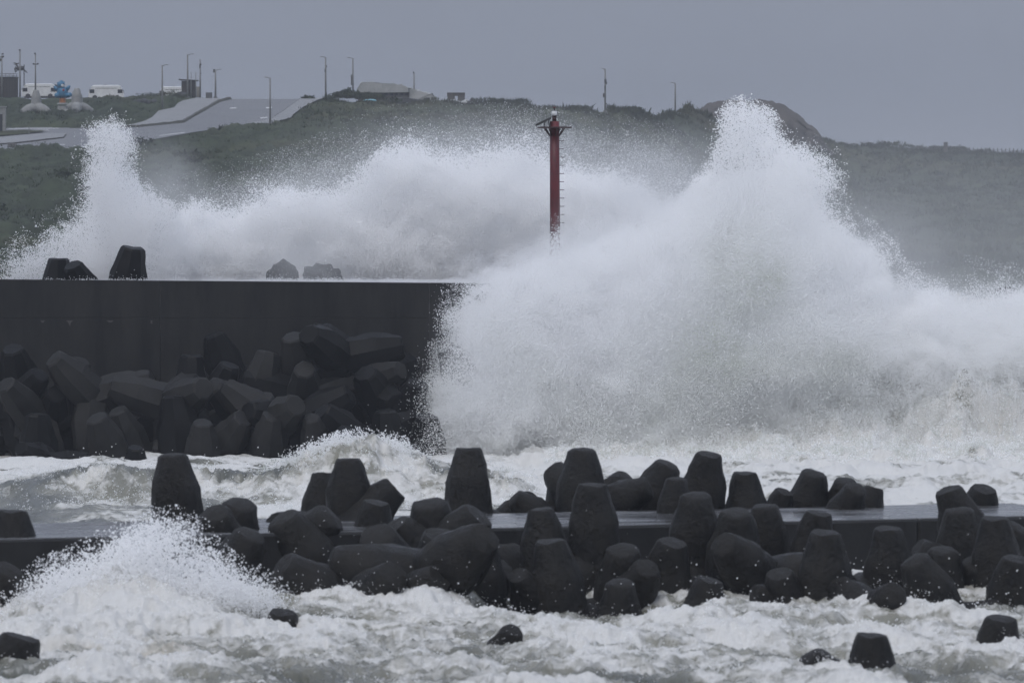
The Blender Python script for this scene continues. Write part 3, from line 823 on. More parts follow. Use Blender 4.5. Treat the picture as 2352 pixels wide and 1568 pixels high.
FRONT = [
 (30, 1176, 111.5, 1, 2, 30, 1.15, 'flat-topped tetrapod leg cut by the left edge'),
 (22, 1312, 107.5, 30, 30, 0, 1.10, 'brownish tetrapod shoulder at the left edge above the foam'),
 (550, 1160, 114.5, 10, 20, 15, 1.10, 'rounded tetrapod tip right of the tall lone leg'),
 (492, 1180, 113.5, -10, 30, 60, 1.05, 'dark tetrapod body behind the left splash'),
 (578, 1222, 112.0, 26, 20, 0, 1.10, 'sloping tetrapod leg low at the right side of the splash'),
 (650, 1188, 113.5, -28, 20, 20, 1.20, 'bulky tetrapod lying left of the flat-topped leg'),
 (760, 1190, 114.0, 42, 24, 80, 1.15, 'bulky tetrapod leg sloping right below the flat-topped leg'),
 (865, 1154, 116.0, 8, 10, 45, 0.95, 'rounded tetrapod leg beside the bare platform near centre left'),
 (905, 1124, 119.5, 46, -6, 10, 1.05, 'tetrapod leg slanting down right before the curling wave'),
 (905, 1200, 114.0, -34, 22, 90, 1.10, 'sloping tetrapod shoulder under the slanted leg'),
 (985, 1158, 114.5, -6, 18, 0, 1.20, 'big rounded tetrapod left of the flared-base one'),
 (1100, 1182, 114.0, 38, 18, 25, 1.25, 'tetrapod leg sloping right under the flared-base one'),
 (765, 1292, 110.5, -74, 28, 40, 1.15, 'tetrapod leg pointing left with blunt end over the foam'),
 (868, 1232, 112.0, -10, 40, 75, 1.20, 'broad tetrapod ridge in the middle of the left heap'),
 (1012, 1226, 111.5, 6, 22, 30, 1.20, 'large round-headed tetrapod low in the left heap'),
 (1112, 1243, 111.5, 2, 4, 50, 0.92, 'narrow upright tetrapod leg right of the round-headed one'),
 (650, 1300, 110.0, -46, 34, 15, 1.10, 'tetrapod leg lying low against the foam left of centre'),
 (905, 1318, 109.3, 30, 48, 0, 1.00, 'dark tetrapod hump at the waterline of the left heap'),
 (1010, 1322, 109.5, 40, 40, 50, 1.00, 'low tetrapod shoulder meeting the foam below the round head'),
 (1190, 1322, 110.5, -20, 40, 20, 0.85, 'small dark tetrapod tip at the foam left of the light-edged one'),
 (1240, 1162, 113.8, -5, 4, 0, 1.10, 'upright tetrapod leg left of the tallest front one'),
 (1362, 1108, 113.5, 0, 6, 95, 1.18, 'tallest tetrapod of the front heap near centre'),
 (1265, 1243, 110.8, -6, 6, 88, 1.20, 'light-edged upright tetrapod standing in the foam at centre'),
 (1424, 1334, 109.2, 2, 16, 35, 1.02, 'small cone tetrapod in the foam right of the light-edged one'),
 (1428, 1264, 112.0, 0, 24, 10, 1.20, 'round tetrapod head between the tallest and its right neighbour'),
 (1545, 1248, 112.5, 10, 20, 60, 1.15, 'dark tetrapod leg under the domed pair right of centre'),
 (1596, 1140, 114.8, 0, 12, 20, 1.12, 'domed tetrapod leg in front of the bare platform'),
 (1690, 1176, 114.0, 2, 18, 80, 1.18, 'broad domed tetrapod right of the first domed one'),
 (1758, 1160, 116.0, -2, 10, 40, 0.98, 'narrow domed tetrapod leg touching the bare platform'),
 (1660, 1245, 111.8, -30, 50, 30, 1.10, 'flat lying tetrapod with pale top under the domes'),
 (1632, 1330, 109.8, 14, 10, 0, 1.05, 'slanting tetrapod leg in the foam right of centre'),
 (1880, 1180, 115.5, 8, 10, 55, 1.05, 'rounded tetrapod behind the tall pale-tipped one'),
 (1896, 1222, 110.8, 2, 10, 25, 1.18, 'tall pale-tipped tetrapod standing in the right foam'),
 (1790, 1312, 110.5, -10, 26, 70, 1.10, 'dark tetrapod hump left of the tall pale-tipped one'),
 (1850, 1290, 112.5, -40, 30, 10, 1.00, 'mossy tetrapod leg lying behind the dark hump'),
 (2040, 1212, 113.5, 0, 8, 15, 1.12, 'upright flat-headed tetrapod against the dark platform side'),
 (2098, 1288, 110.8, -26, 22, 45, 1.08, 'tetrapod leaning left with oval flat tip in the right foam'),
 (2166, 1262, 112.8, 4, 14, 75, 1.10, 'round-topped tetrapod behind the left-leaning one'),
 (2108, 1262, 114.5, -50, 24, 20, 1.00, 'low tetrapod leg behind between two right tetrapods'),
 (2176, 1120, 117.0, -20, 10, 60, 1.15, 'tall tetrapod leaning left across the platform at the right'),
 (2202, 1164, 114.8, -2, 10, 0, 1.12, 'faceted tetrapod in front of the tall leaning one'),
 (2286, 1188, 113.0, 0, 8, 40, 1.12, 'tall rough-topped tetrapod near the right edge'),
 (2345, 1208, 115.0, 36, 20, 15, 1.00, 'tetrapod shoulder cut by the right edge'),
 (2334, 1280, 111.3, 6, 16, 85, 1.12, 'lowest tetrapod leg at the right edge above the foam'),
 (2052, 1363, 108.8, 10, 60, 0, 0.90, 'low dark tetrapod hump awash in the right foam'),
 (1962, 1348, 110.5, 50, 50, 30, 0.80, 'tiny tetrapod tip in the foam beside the pale-tipped one'),
 (1488, 1300, 111.5, 20, 40, 50, 1.00, 'shadowed tetrapod leg behind the small cone'),
 (1150, 1300, 112.0, 30, 30, 80, 1.00, 'shadowed tetrapod between narrow upright one and the light-edged one'),
 (2240, 1290, 113.0, -10, 40, 20, 1.00, 'shadowed tetrapod body under the rough-topped one'),
]
WATER = [
 (650, 1406, 104.8, 4, 14, 20, 1.00, 'lone rough tetrapod tip in the foam at centre left'),
 (1178, 1449, 103.3, 20, 30, 50, 0.72, 'lone low dark tetrapod tip in the foam near centre'),
 (2003, 1460, 95.6, 2, 6, 30, 1.05, 'lone cone tetrapod nearest the camera in the right foam'),
 (2300, 1416, 100.8, 4, 12, 75, 1.12, 'lone domed tetrapod in the foam near the right edge'),
 (1855, 1508, 96.0, -38, 20, 0, 1.00, 'lone slanted tetrapod tip left of the nearest cone'),
 (48, 1462, 96.6, 14, 4, 40, 1.35, 'slanted tetrapod leg in the foam at the lower left corner'),
]
WASHED = []
for rows, g in ((BACK, GB), (FRONT, GF), (WATER, GW)):
    for (x, y, D, le, no_, sp, s, lab) in rows:
        if g == GF and 400 < x < 1160: s *= 1.12
        o = tetra(x, y, D, le, no_, sp, s, lab, g)
        if g != GB: WASHED.append((o.location.x, o.location.y, s))

SEAWALL = [
 (88, 948, 204.5, 0, 6, 20, 1.55, 'upright tetrapod at the foot of the tall wall near the left edge'),
 (222, 960, 204.0, -18, 26, 50, 1.55, 'tetrapod with oval pale tip at the foot of the tall wall'),
 (402, 912, 204.8, -6, 2, 10, 1.75, 'large ridged tetrapod standing at the foot of the tall wall'),
 (466, 966, 203.0, 2, 22, 70, 1.45, 'tetrapod with flat pale top right of the large ridged one'),
 (312, 1030, 202.0, 4, 20, 0, 1.10, 'small tetrapod tip awash below the large ridged one'),
 (48, 1030, 201.5, -30, 60, 20, 1.05, 'low rounded tetrapod awash at the left edge'),
 (440, 814, 207.5, 2, 4, 35, 1.50, 'upright tetrapod leg high on the tall wall heap'),
 (528, 836, 207.0, 20, 20, 80, 1.45, 'tetrapod bending right beside the upright leg on the heap'),
 (486, 884, 205.5, -34, 46, 15, 1.50, 'tetrapod with chipped white tip in the wall heap'),
 (672, 776, 208.0, -8, 26, 45, 1.55, 'blotchy pale-topped tetrapod high on the wall heap'),
 (732, 758, 207.5, -38, 14, 0, 1.75, 'thick tetrapod leg slanting high on the wall heap'),
 (928, 794, 207.5, 78, 8, 30, 1.60, 'tetrapod leg pointing right below the wall near the spray'),
 (920, 850, 206.5, 50, 60, 60, 1.40, 'tetrapod with pale end near the spray on the wall heap'),
 (680, 930, 203.0, 22, 70, 10, 1.55, 'pale ridged tetrapod leg pointing at the camera on the heap'),
 (606, 912, 205.0, -12, 34, 55, 1.45, 'rounded tetrapod left of the pale ridged leg'),
 (626, 952, 203.5, 8, 28, 20, 1.45, 'tetrapod with broad flat pale top low on the heap'),
 (716, 958, 203.2, -6, 36, 90, 1.15, 'small tetrapod with pale square tip low on the heap'),
 (808, 902, 205.0, 56, 26, 30, 1.60, 'tetrapod leg slanting up right low on the heap'),
 (740, 946, 203.8, -40, 36, 70, 1.50, 'rounded tetrapod left of the slanting low leg'),
 (885, 938, 204.5, -4, 6, 0, 1.70, 'tall shadowed tetrapod near the spray at the wall foot'),
 (1030, 798, 208.0, -20, 20, 40, 1.60, 'tetrapod half hidden by the edge of the spray'),
 (618, 806, 208.0, 14, 0, 15, 1.65, 'long tetrapod leg behind the blotchy pale-topped one'),
 (490, 770, 209.0, -20, 10, 60, 1.50, 'topmost shadowed tetrapod on the wall heap'),
 (250, 888, 206.0, -72, 20, 25, 1.60, 'long tetrapod leg lying flat under the brown plank-like slab'),
 (350, 872, 207.0, 70, 20, 0, 1.50, 'brown-grey tetrapod leg lying level on the heap'),
 (186, 826, 208.0, 20, 20, 50, 1.50, 'shadowed tetrapod with pale edge left on the wall heap'),
 (28, 800, 208.0, -10, 30, 10, 1.60, 'rounded shadowed tetrapod high at the left edge of the heap'),
 (10, 880, 206.0, -30, 40, 70, 1.50, 'pale tetrapod end at the left edge of the heap'),
 (92, 860, 207.0, 30, 40, 30, 1.40, 'shadowed tetrapod between the left-edge pair on the heap'),
 (268, 938, 205.0, -20, 20, 80, 1.50, 'tetrapod with pale side behind the oval-tipped one'),
 (130, 900, 206.5, 10, 50, 0, 1.50, 'dim tetrapod above the left upright one'),
 (790, 830, 207.0, 40, 40, 20, 1.60, 'dim tetrapod under the thick slanting leg'),
 (700, 850, 206.0, 0, 50, 45, 1.50, 'dim rounded tetrapod above the pale ridged leg'),
 (840, 860, 206.0, -20, 40, 10, 1.60, 'dim tetrapod between the right-pointing and slanting legs'),
 (560, 960, 204.0, 30, 40, 30, 1.50, 'dim tetrapod at the wall foot left of the flat pale top'),
 (960, 880, 206.0, 20, 30, 60, 1.60, 'dim tetrapod at the edge of the spray'),
 (980, 960, 204.5, 0, 20, 15, 1.60, 'dim tetrapod low at the edge of the spray'),
 (800, 990, 202.8, 20, 40, 0, 1.50, 'shadowed tetrapod behind the curling wave crest'),
]
for (x, y, D, le, no_, sp, s, lab) in SEAWALL:
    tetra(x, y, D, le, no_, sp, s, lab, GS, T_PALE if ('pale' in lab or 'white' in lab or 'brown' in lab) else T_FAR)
for (x, y, D, le, no_, sp, s, lab) in [
 (134, 591, 214.6, 1, 2, 10, 1.45, 'flat-topped tetrapod leg standing on the tall wall at the left'),
 (168, 610, 213.6, -20, 30, 60, 1.35, 'low rounded tetrapod in front of the flat-topped one on the wall'),
 (306, 566, 214.2, 10, 10, 35, 1.65, 'largest tetrapod on top of the tall wall'),
]:
    tetra(x, y, D, le, no_, sp, s, lab, 'tetrapods showing above the tall wall', T_FAR)

def boulder(x, y, D, r, seed, label, m=None, cat='rock', group=None):
    b = MB(); b.blob((0, 0, 0), r, 4, 0.14, seed)
    o = b.build('boulder', m or M['rock'], None, True)
    me = o.data
    co = np.zeros(len(me.vertices) * 3, np.float32); me.vertices.foreach_get('co', co); co = co.reshape(-1, 3)
    k = 1 + 0.05 * n2(N2B, co[:, 0] / 12 + seed * .3, co[:, 2] / 12 + co[:, 1] / 12)
    me.vertices.foreach_set('co', (co * k[:, None]).reshape(-1)); me.update()
    o.location = at(x, y, D)
    return tag(o, label, cat, group)
boulder(648, 642, 226.8, (0.62, 0.5, 0.70), 3, 'peaked grey rock half hidden by spray behind the wall', group='rocks in the spray behind the wall')
boulder(742, 640, 227.0, (0.74, 0.5, 0.58), 8, 'lumpy grey rock right of the peaked one behind the wall', group='rocks in the spray behind the wall')
boulder(2306, 690, 330, (0.9, 0.8, 0.75), 5, 'small far rock in the surf near the right edge')
# ------------------------------------------------------------------ things on the headland
def scale_at(D): return D / FPX      # metres per pixel

def lamp(x, ytop, ybase, arm, label, panel=None, group='street lamps on the headland', extras=(), dD=0.0):
    D = float(hill_D(x, ybase)) + dD
    base = at(x, ybase, D); base.z -= 0.3
    top = at(x, ytop, D)
    H = top.z - base.z
    root = empty('street_lamp', base); tag(root, label, 'street lamp', group)
    b = MB(); b.tube([(0, 0, 0), (0, 0, H * .5), (0, 0, H)], [0.13, 0.115, 0.09], 8); b.build('pole', M['pole'], root, True)
    b = MB(); b.tube([(0, 0, 0.25), (0, 0, 0.55)], [0.24, 0.24], 8); b.build('base_plate', M['pole'], root)
    L = arm * scale_at(D)
    b = MB(); b.tube([(0, 0, H - .06), (L * .5, 0, H + .05), (L * .62, 0, H + .07)], 0.055, 6); b.build('arm', M['pole'], root)
    b = MB(); b.box((L * .82, 0, H + .08), (abs(L) * .42, 0.26, 0.10), bevel=.03); b.build('lamp_head', M['pole'], root)
    if panel:
        px0, py0, px1, py1 = panel
        c = at((px0 + px1) / 2, (py0 + py1) / 2, D) - base
        b = MB(); b.box(c, ((px1 - px0) * scale_at(D), 0.08, (py1 - py0) * scale_at(D)), bevel=.01)
        b.build('sign_panel', M['box'], root)
    for (ex, ey, w, h) in extras:
        c = at(ex, ey, D) - base
        b = MB(); b.box(c, (w * scale_at(D), 0.22, h * scale_at(D)), bevel=.02); b.build('equipment_box', M['box'], root)
    return root
lamp(372.8, 150.2, 252, 14, 'street lamp with right arm left of the dark shed')
lamp(431, 125.7, 226, 14, 'tallest street lamp, standing in front of the dark shed')
lamp(495, 161, 227, 13, 'street lamp with tilted sign plate right of the dark shed', panel=(489.5, 159, 494, 167.5))
lamp(620.5, 179, 286, -13, 'street lamp at the bend of the road with left arm')
lamp(748, 131.6, 227, -12, 'street lamp with small box at the top of the right pavement', extras=((747, 163, 3.2, 7), (750, 153, 2.4, 4)))
lamp(810.6, 134, 212, -13, 'street lamp with long sign plate beside the tarpaulin-covered building', panel=(806, 172, 810, 196), dD=45)
lamp(1390, 159, 258, -9, 'street lamp hung with equipment boxes right of the red beacon', extras=((1390.5, 187, 5, 10), (1387, 219, 4.5, 9), (1393, 191, 3.5, 5), (1389.5, 203, 3, 12)))
lamp(1551, 191, 266, -10, 'farthest right street lamp before the rocky knoll')

def mast(x, ytop, ybase, label, parts=(), r=0.11, dD=0.0, group='poles on the headland'):
    D = float(hill_D(x, ybase)) + dD
    base = at(x, ybase, D); base.z -= 0.3
    H = at(x, ytop, D).z - base.z
    root = empty('pole', base); tag(root, label, 'pole', group)
    b = MB(); b.tube([(0, 0, 0), (0, 0, H * .5), (0, 0, H)], [r, r * .9, r * .7], 8); b.build('post', M['pole'], root, True)
    for kind, ex, ey, w, h in parts:
        c = at(ex, ey, D) - base
        s = scale_at(D)
        b = MB()
        if kind == 'cross_arm':
            b.tube([(c.x - w * s / 2, -.05, c.z), (c.x + w * s / 2, -.05, c.z)], 0.06, 6)
            b.box((c.x - w * s / 2, -.05, c.z + .06), (.22, .2, .2), bevel=.04); b.box((c.x + w * s / 2, -.05, c.z + .06), (.22, .2, .2), bevel=.04)
        else:
            b.box(c, (w * s, 0.25, h * s), bevel=.03)
        b.build(kind, M['darksteel'], root)
    return root
mast(4.5, 124, 220, 'camera pole at the left edge above the black hut', (('camera', 6.5, 124, 4, 3), ('cross_arm', 2, 131.5, 11, 2), ('equipment_box', 1, 138, 4, 6)), dD=10)
mast(46, 114.5, 218, 'tall camera pole in front of the black hut', (('camera', 45.5, 115.5, 4.5, 3),), dD=-6)
mast(81.5, 123, 212, 'camera pole with cross arm before the first white van', (('camera', 80.5, 123.5, 4, 3), ('cross_arm', 82, 148, 10, 2)), dD=-8)
mast(459.8, 137, 224, 'pole with small devices right of the dark shed', (('camera', 462, 148, 3, 2.5), ('equipment_box', 459.2, 152, 2.6, 9), ('equipment_box', 461.5, 169, 2.5, 3)))
mast(951, 167, 236, 'short camera pole behind the tarpaulin-covered building', (('camera', 949.6, 167, 3, 3.5),), dD=45)

# three white vans on the plateau
def van(xc, w, ytop, label):
    D = float(hill_D(xc, 220)) + 16
    s = scale_at(D)
    L = w * s
    base = at(xc, ytop, D); base.z -= 2.0
    root = empty('parked_van', base); tag(root, label, 'van', 'white vans on the headland')
    b = MB()
    prof = [(-.50, .35), (-.50, 1.0), (-.485, 1.25), (-.43, 1.52), (.43, 1.52), (.485, 1.25), (.50, 1.0), (.50, .35)]
    b.bm.faces.new([b.bm.verts.new((x * L, -.85, z)) for x, z in prof]); b.bm.faces.new([b.bm.verts.new((x * L, .85, z)) for x, z in prof])
    b.bm.verts.ensure_lookup_table(); n = len(prof)
    for i in range(n):
        b.bm.faces.new([b.bm.verts[i], b.bm.verts[(i + 1) % n], b.bm.verts[n + (i + 1) % n], b.bm.verts[n + i]])
    b.build('body', M['white'], root)
    r = MB()
    rp = [(-.445, 1.53), (-.425, 1.78), (-.39, 1.93), (-.36, 1.99), (.36, 1.99), (.39, 1.93), (.425, 1.78), (.445, 1.53)]
    for yy in (-.80, -.62, .62, .80):
        k = 1.0 if abs(yy) < .7 else 0.0
        for x, z in rp: r.bm.verts.new((x * L * (1 if k else .985), yy, z if k else min(z, 1.9)))
    r.bm.verts.ensure_lookup_table()
    for j in range(3):
        for i in range(7):
            a = j * 8 + i
            r.bm.faces.new([r.bm.verts[a], r.bm.verts[a + 1], r.bm.verts[a + 9], r.bm.verts[a + 8]])
    r.bm.faces.new([r.bm.verts[i] for i in range(8)]); r.bm.faces.new([r.bm.verts[24 + i] for i in range(8)])
    rf = r.build('roof', M['white'], root)
    d = MB(); d.box((0, -.83, 1.56), (L * .62, .04, .05)); d.build('roof_rail', M['black'], rf)
    v = MB(); v.box((-.03 * L, -.1, 2.02), (.35, .35, .10), bevel=.03); v.build('roof_vent', M['box'], rf)
    for sg in (-1, 1):
        g = MB(); g.box((sg * L * .405, -.86, 1.16), (L * .14, .03, .5), bevel=.02); g.build('window', M['glass'], root)
        g = MB(); g.box((sg * L * .492, 0, 1.12), (.05, 1.3, .5), rot=Matrix.Rotation(math.radians(-6 * sg), 4, 'Y')); g.build('windscreen', M['glass'], root)
        wq = MB(); wq.tube([(sg * L * .32, -.88, .33), (sg * L * .32, -.66, .33)], .33, 14); t = wq.build('wheel', M['black'], root)
        lt = MB(); lt.box((sg * L * .40, -.80, 1.64), (.10, .05, .06)); lt.build('marker_light', M['black'], root)
van(91, 80, 192.5, 'white van farthest left, behind the blue bear statue')
van(244.5, 80, 196, 'white van in the middle, standing clear on the skyline')
van(400, 68, 199, 'white van partly hidden by the dark shed')

# black hut with roof railing, at the left edge
D = 762.0; s = scale_at(D); base = at(0, 219, D); base.z -= .4
hut = empty('black_hut', base); tag(hut, 'black slatted hut with roof railing at the left edge', 'hut')
b = MB(); b.box((-.2, 0, 1.35), (5.0, 3, 2.7)); b.build('wall', M['black'], hut)
for k in range(14):
    p = MB(); p.box((-2.5 + k * .37, -1.53, 1.35), (.22, .05, 2.5)); p.build('slat', M['shed'], hut)
p = MB(); p.box((-.2, 0, 2.76), (5.2, 3.2, .12)); p.build('roof', M['black'], hut)
for k in range(11):
    p = MB(); p.tube([(-2.6 + k * .5, -1.5, 2.8), (-2.6 + k * .5, -1.5, 3.25)], .035, 5); p.build('railing_post', M['darksteel'], hut)
for z in (2.98, 3.22):
    p = MB(); p.tube([(-2.7, -1.5, z), (2.45, -1.5, z)], .03, 5); p.build('rail', M['darksteel'], hut)
for k in range(5):
    p = MB(); p.box((0.0 + .13 * k, -1.58, 1.4 + .22 * k), (.28, .02, .06)); p.build('light_strip', M['pole'], hut)
wl = MB(); a0 = at(47, 191.5, D) ; a1 = at(128, 193, D)
wl.box(((a0.x + a1.x) / 2 - base.x, 6, a0.z - base.z - .9), (a1.x - a0.x, .2, 1.8)); wl.build('screen_wall', M['black'], hut)

# winged metal sculpture on a post
c0 = at(55.3, 149, 758)
sc = empty('bird_sculpture', at(55.3, 195, 758)); tag(sc, 'dark winged metal bird sculpture on a post behind the hut', 'sculpture')
o0 = sc.location; s = scale_at(758)
def sp(x, y): q = at(x, y, 758) - o0; return (q.x, q.y, q.z)
p = MB(); p.tube([sp(55.3, 219), sp(55.3, 149)], .07, 6); p.build('post', M['darksteel'], sc)
p = MB(); p.tube([sp(36, 157), sp(42, 158), sp(47, 157), sp(52, 158), sp(55, 161)], [.12, .28, .34, .26, .10], 8); p.build('body', M['darksteel'], sc, True)
p = MB(); p.tube([sp(42, 157), sp(39, 150), sp(38, 146.5)], [.14, .10, .10], 6); p.build('neck', M['darksteel'], sc)
p = MB(); p.tube([sp(45, 145.5), sp(38, 146.5), sp(30.5, 144)], [.05, .11, .03], 6); p.tube([sp(39, 147), sp(35, 148.6), sp(30.5, 147)], [.08, .06, .02], 6); p.build('head', M['darksteel'], sc)
p = MB(); p.tube([sp(37, 151), sp(34.5, 158), sp(35.5, 167), sp(39, 162)], [.05, .14, .06, .12], 6); p.build('wing', M['darksteel'], sc)
p = MB(); p.tube([sp(48, 157), sp(51, 152.5), sp(55, 154)], [.08, .07, .05], 6); p.build('wing', M['darksteel'], sc)
p = MB(); p.tube([sp(54, 160), sp(60, 165), sp(63.5, 168.5)], [.10, .09, .02], 6); p.build('tail', M['darksteel'], sc)

# three pale tetrapods on the lawn and the blue bear statue on its spring
GT = 'pale tetrapods on the lawn'
tetra(83, 206.5, 713, 0, 0, 30, 1.42, 'pale grey tetrapod left of the blue bear statue', GT, T_GREY)
tetra(177, 204, 714, 0, 0, 90, 1.42, 'pale grey tetrapod right of the blue bear statue', GT, T_GREY)
tetra(144, 220, 710, 0, 0, 30, 1.40, 'low pale tetrapod under the blue bear statue', GT, T_STUMP)
DB = 710.0
bear = empty('bear_statue', at(143.5, 237, DB)); tag(bear, 'blue seated bear statue with raised arms on an orange spring', 'statue')
o0 = bear.location
def bp(x, y, dy=0.0): q = at(x, y, DB) - o0; return (q.x, q.y + dy, q.z)
s = scale_at(DB)
p = MB(); p.tube([bp(143.5, 240), bp(143.5, 236.5)], [.75, .65], 14); p.build('plinth', M['tetra_grey'], bear)
coil = [(bp(143.5, 0)[0] + .38 * math.cos(t * .55), .38 * math.sin(t * .55), bp(143.5, 237)[2] + t / 62 * (bp(143.5, 225)[2] - bp(143.5, 237)[2])) for t in range(63)]
p = MB(); p.tube(coil, .05, 6); p.build('spring', M['orange'], bear)
p = MB(); p.tube([bp(143.5, 237), bp(143.5, 225.5)], [.27, .27], 12); p.build('spring_core', M['orange'], bear)
p = MB(); p.blob(bp(143, 213), (.72, .66, .80), 3); p.build('body', M['blue'], bear, True)
h = MB(); h.blob(bp(140.5, 195.5, -.1), (.50, .48, .46), 3); head = h.build('head', M['blue'], bear, True)
e = MB(); e.blob(bp(133.5, 191), (.14, .10, .15), 2); e.build('ear', M['blue'], head, True)
e = MB(); e.blob(bp(146.5, 189.5), (.13, .10, .14), 2); e.build('ear', M['blue'], head, True)
e = MB(); e.blob(bp(140.5, 187.2), (.22, .2, .13), 2); e.build('tuft', M['blue'], head, True)
e = MB(); e.blob(bp(145, 197, -.48), (.25, .2, .21), 2); e.build('muzzle', M['white'], head, True)
e = MB(); e.blob(bp(146, 193.8, -.62), (.11, .09, .08), 2); e.build('nose', M['black'], head, True)
for ar in ([(132.5, 207), (128, 203), (124.5, 198.5)], [(152.5, 206.5), (157, 202), (160.5, 197.5)]):
    p = MB(); p.tube([bp(*q, -.1) for q in ar], [.26, .24, .13], 8); p.build('arm', M['blue'], bear, True)
for lg in ([(136, 219), (131, 220), (130.5, 219)], [(151, 220), (158, 219.5), (163, 217.5)]):
    p = MB(); p.tube([bp(lg[0][0], lg[0][1], -.3), bp(lg[1][0], lg[1][1], -.5), bp(lg[2][0], lg[2][1], -.75)], [.34, .32, .26], 10); p.build('leg', M['blue'], bear, True)
p = MB(); p.blob(bp(146.5, 207.5, -.62), (.17, .06, .15), 2); p.build('chest_patch', M['pinkred'], bear, True)

# dark shed and the clutter round it
D = float(hill_D(433, 224)) + 2; base = at(433.5, 224, D); base.z -= .2
shed = empty('dark_shed', base); tag(shed, 'dark timber shed with sloping overhanging roof on the skyline', 'shed'); s = scale_at(D)
b = MB(); b.box((0, 0, 1.15), (1.78, 1.6, 2.3)); b.build('wall', M['shed'], shed)
for k in range(6):
    b = MB(); b.box((-.75 + .3 * k, -.82, 1.15), (.24, .04, 2.2)); b.build('plank', M['shed'], shed)
b = MB(); b.box((0, 0, 2.42), (2.5, 2.1, .12), rot=Matrix.Rotation(math.radians(3.5), 4, 'Y')); b.build('roof', M['shed'], shed)
b = MB(); b.box((.45, -.87, .9), (.55, .03, 1.6)); b.build('door', M['black'], shed)
for x in (439, 450):
    mast(x, 167 if x == 439 else 165.5, 224, 'thin post standing at the %s of the dark shed' % ('front' if x == 439 else 'right corner'), r=.06)
b = MB(); q = at(456.5, 223, 741); b.box((0, 0, .62), (.55, .5, 1.3), bevel=.02); o = b.build('cabinet_body', M['beige'])
root = empty('utility_cabinet', q); tag(root, 'beige utility cabinet right of the dark shed', 'cabinet'); o.parent = root
b = MB(); b.box((0, 0, 1.30), (.62, .56, .06)); b.build('lid', M['beige'], root)
b = MB(); b.box((0, -.26, .62), (.46, .02, 1.1)); b.build('door', M['beige'], root)
q = at(480, 227, float(hill_D(480, 228)))
root = empty('storage_box', q); tag(root, 'square grey box standing on the lay-by crest', 'box')
b = MB(); b.box((0, 0, .36), (.80, .7, .76), bevel=.05); b.build('body', M['box'], root)
b = MB(); b.box((0, 0, .76), (.84, .74, .06), bevel=.01); b.build('lid', M['box'], root)
q = at(372.5, 221.5, 748)
root = empty('concrete_block', q); tag(root, 'grey concrete block on the grass crest beside the left lamp', 'block')
b = MB(); b.box((0, 0, .3), (.72, .6, .62), taper=.86, bevel=.04); b.build('body', M['box'], root)
b = MB(); b.box((0, 0, .63), (.5, .42, .05)); b.build('cap', M['box'], root)
b = MB(); b.blob((0, 0, 0), (1.35, .9, .60), 3, .12, 4); o = b.build('net_heap', M['darktarp'], None, True); o.location = at(418, 222.5, 738); tag(o, 'dark heap covered with netting left of the shed', 'heap')
b = MB()
for k in range(5): b.blob(((k - 2) * .55, (k % 2) * .2, .12 * (k % 3)), (.55, .5, .38 + .06 * (k % 2)), 2, .18, k)
o = b.build('brush_pile', M['darktarp'], None, True); o.location = hill_point(333, 240, .15); tag(o, 'dark pile of brush on the grass below the skyline', 'pile')
q = hill_point(390.5, 240)
root = empty('litter_bin', q); tag(root, 'small litter bin frame with white top on the grass', 'bin')
for sx in (-.26, .26):
    b = MB(); b.box((sx, 0, .35), (.06, .4, .75)); b.build('post', M['darksteel'], root)
b = MB(); b.box((0, 0, .38), (.42, .36, .55)); b.build('bin', M['darksteel'], root)
b = MB(); b.box((0, 0, .75), (.66, .5, .07), bevel=.02); b.build('top', M['white'], root)

# left edge: concrete kiosk, slanted board, marker posts
q = hill_point(0, 306)
root = empty('concrete_kiosk', q); tag(root, 'pale concrete kiosk cut by the left edge', 'kiosk'); s = scale_at(float(hill_D(0, 306)))
b = MB(); b.box((-.55, .5, 1.55), (2.4, 1.0, 3.1), bevel=.03); b.build('body', M['tetra_grey'], root)
b = MB(); b.box((-.7, -.02, 1.2), (2.0, .04, 2.1)); b.build('door', M['glass'], root)
b = MB(); b.box((-.55, .45, 3.12), (2.6, 1.2, .14), bevel=.02); b.build('roof', M['tetra_grey'], root)
q = hill_point(27.5, 354)
root = empty('notice_board', q); tag(root, 'slanted dark notice board on two legs beside the lower road', 'notice board')
for x in (-.40, .36):
    b = MB(); b.box((x, 0, .5), (.06, .06, 1.1)); b.build('leg', M['darksteel'], root)
b = MB(); b.box((0, -.05, 1.0), (1.0, .08, .62), rot=Matrix.Rotation(math.radians(-40), 4, 'X'), bevel=.01); b.build('board', M['darksteel'], root)
for (x, yt, yb, lab) in ((66.5, 289, 312, 'thin marker post on the left lawn strip'), (57.5, 339, 353, 'short marker post beside the slanted notice board')):
    q = hill_point(x, yb)
    H = (yb - yt) * scale_at(float(hill_D(x, yb)))
    root = empty('marker_post', q); tag(root, lab, 'post', 'marker posts by the lower road')
    b = MB(); b.tube([(0, 0, -.2), (0, 0, H)], .045, 6); b.build('post', M['pole'], root)
    b = MB(); b.box((0, 0, .08), (.4, .3, .16), bevel=.03); b.build('foot', M['tetra_grey'], root)

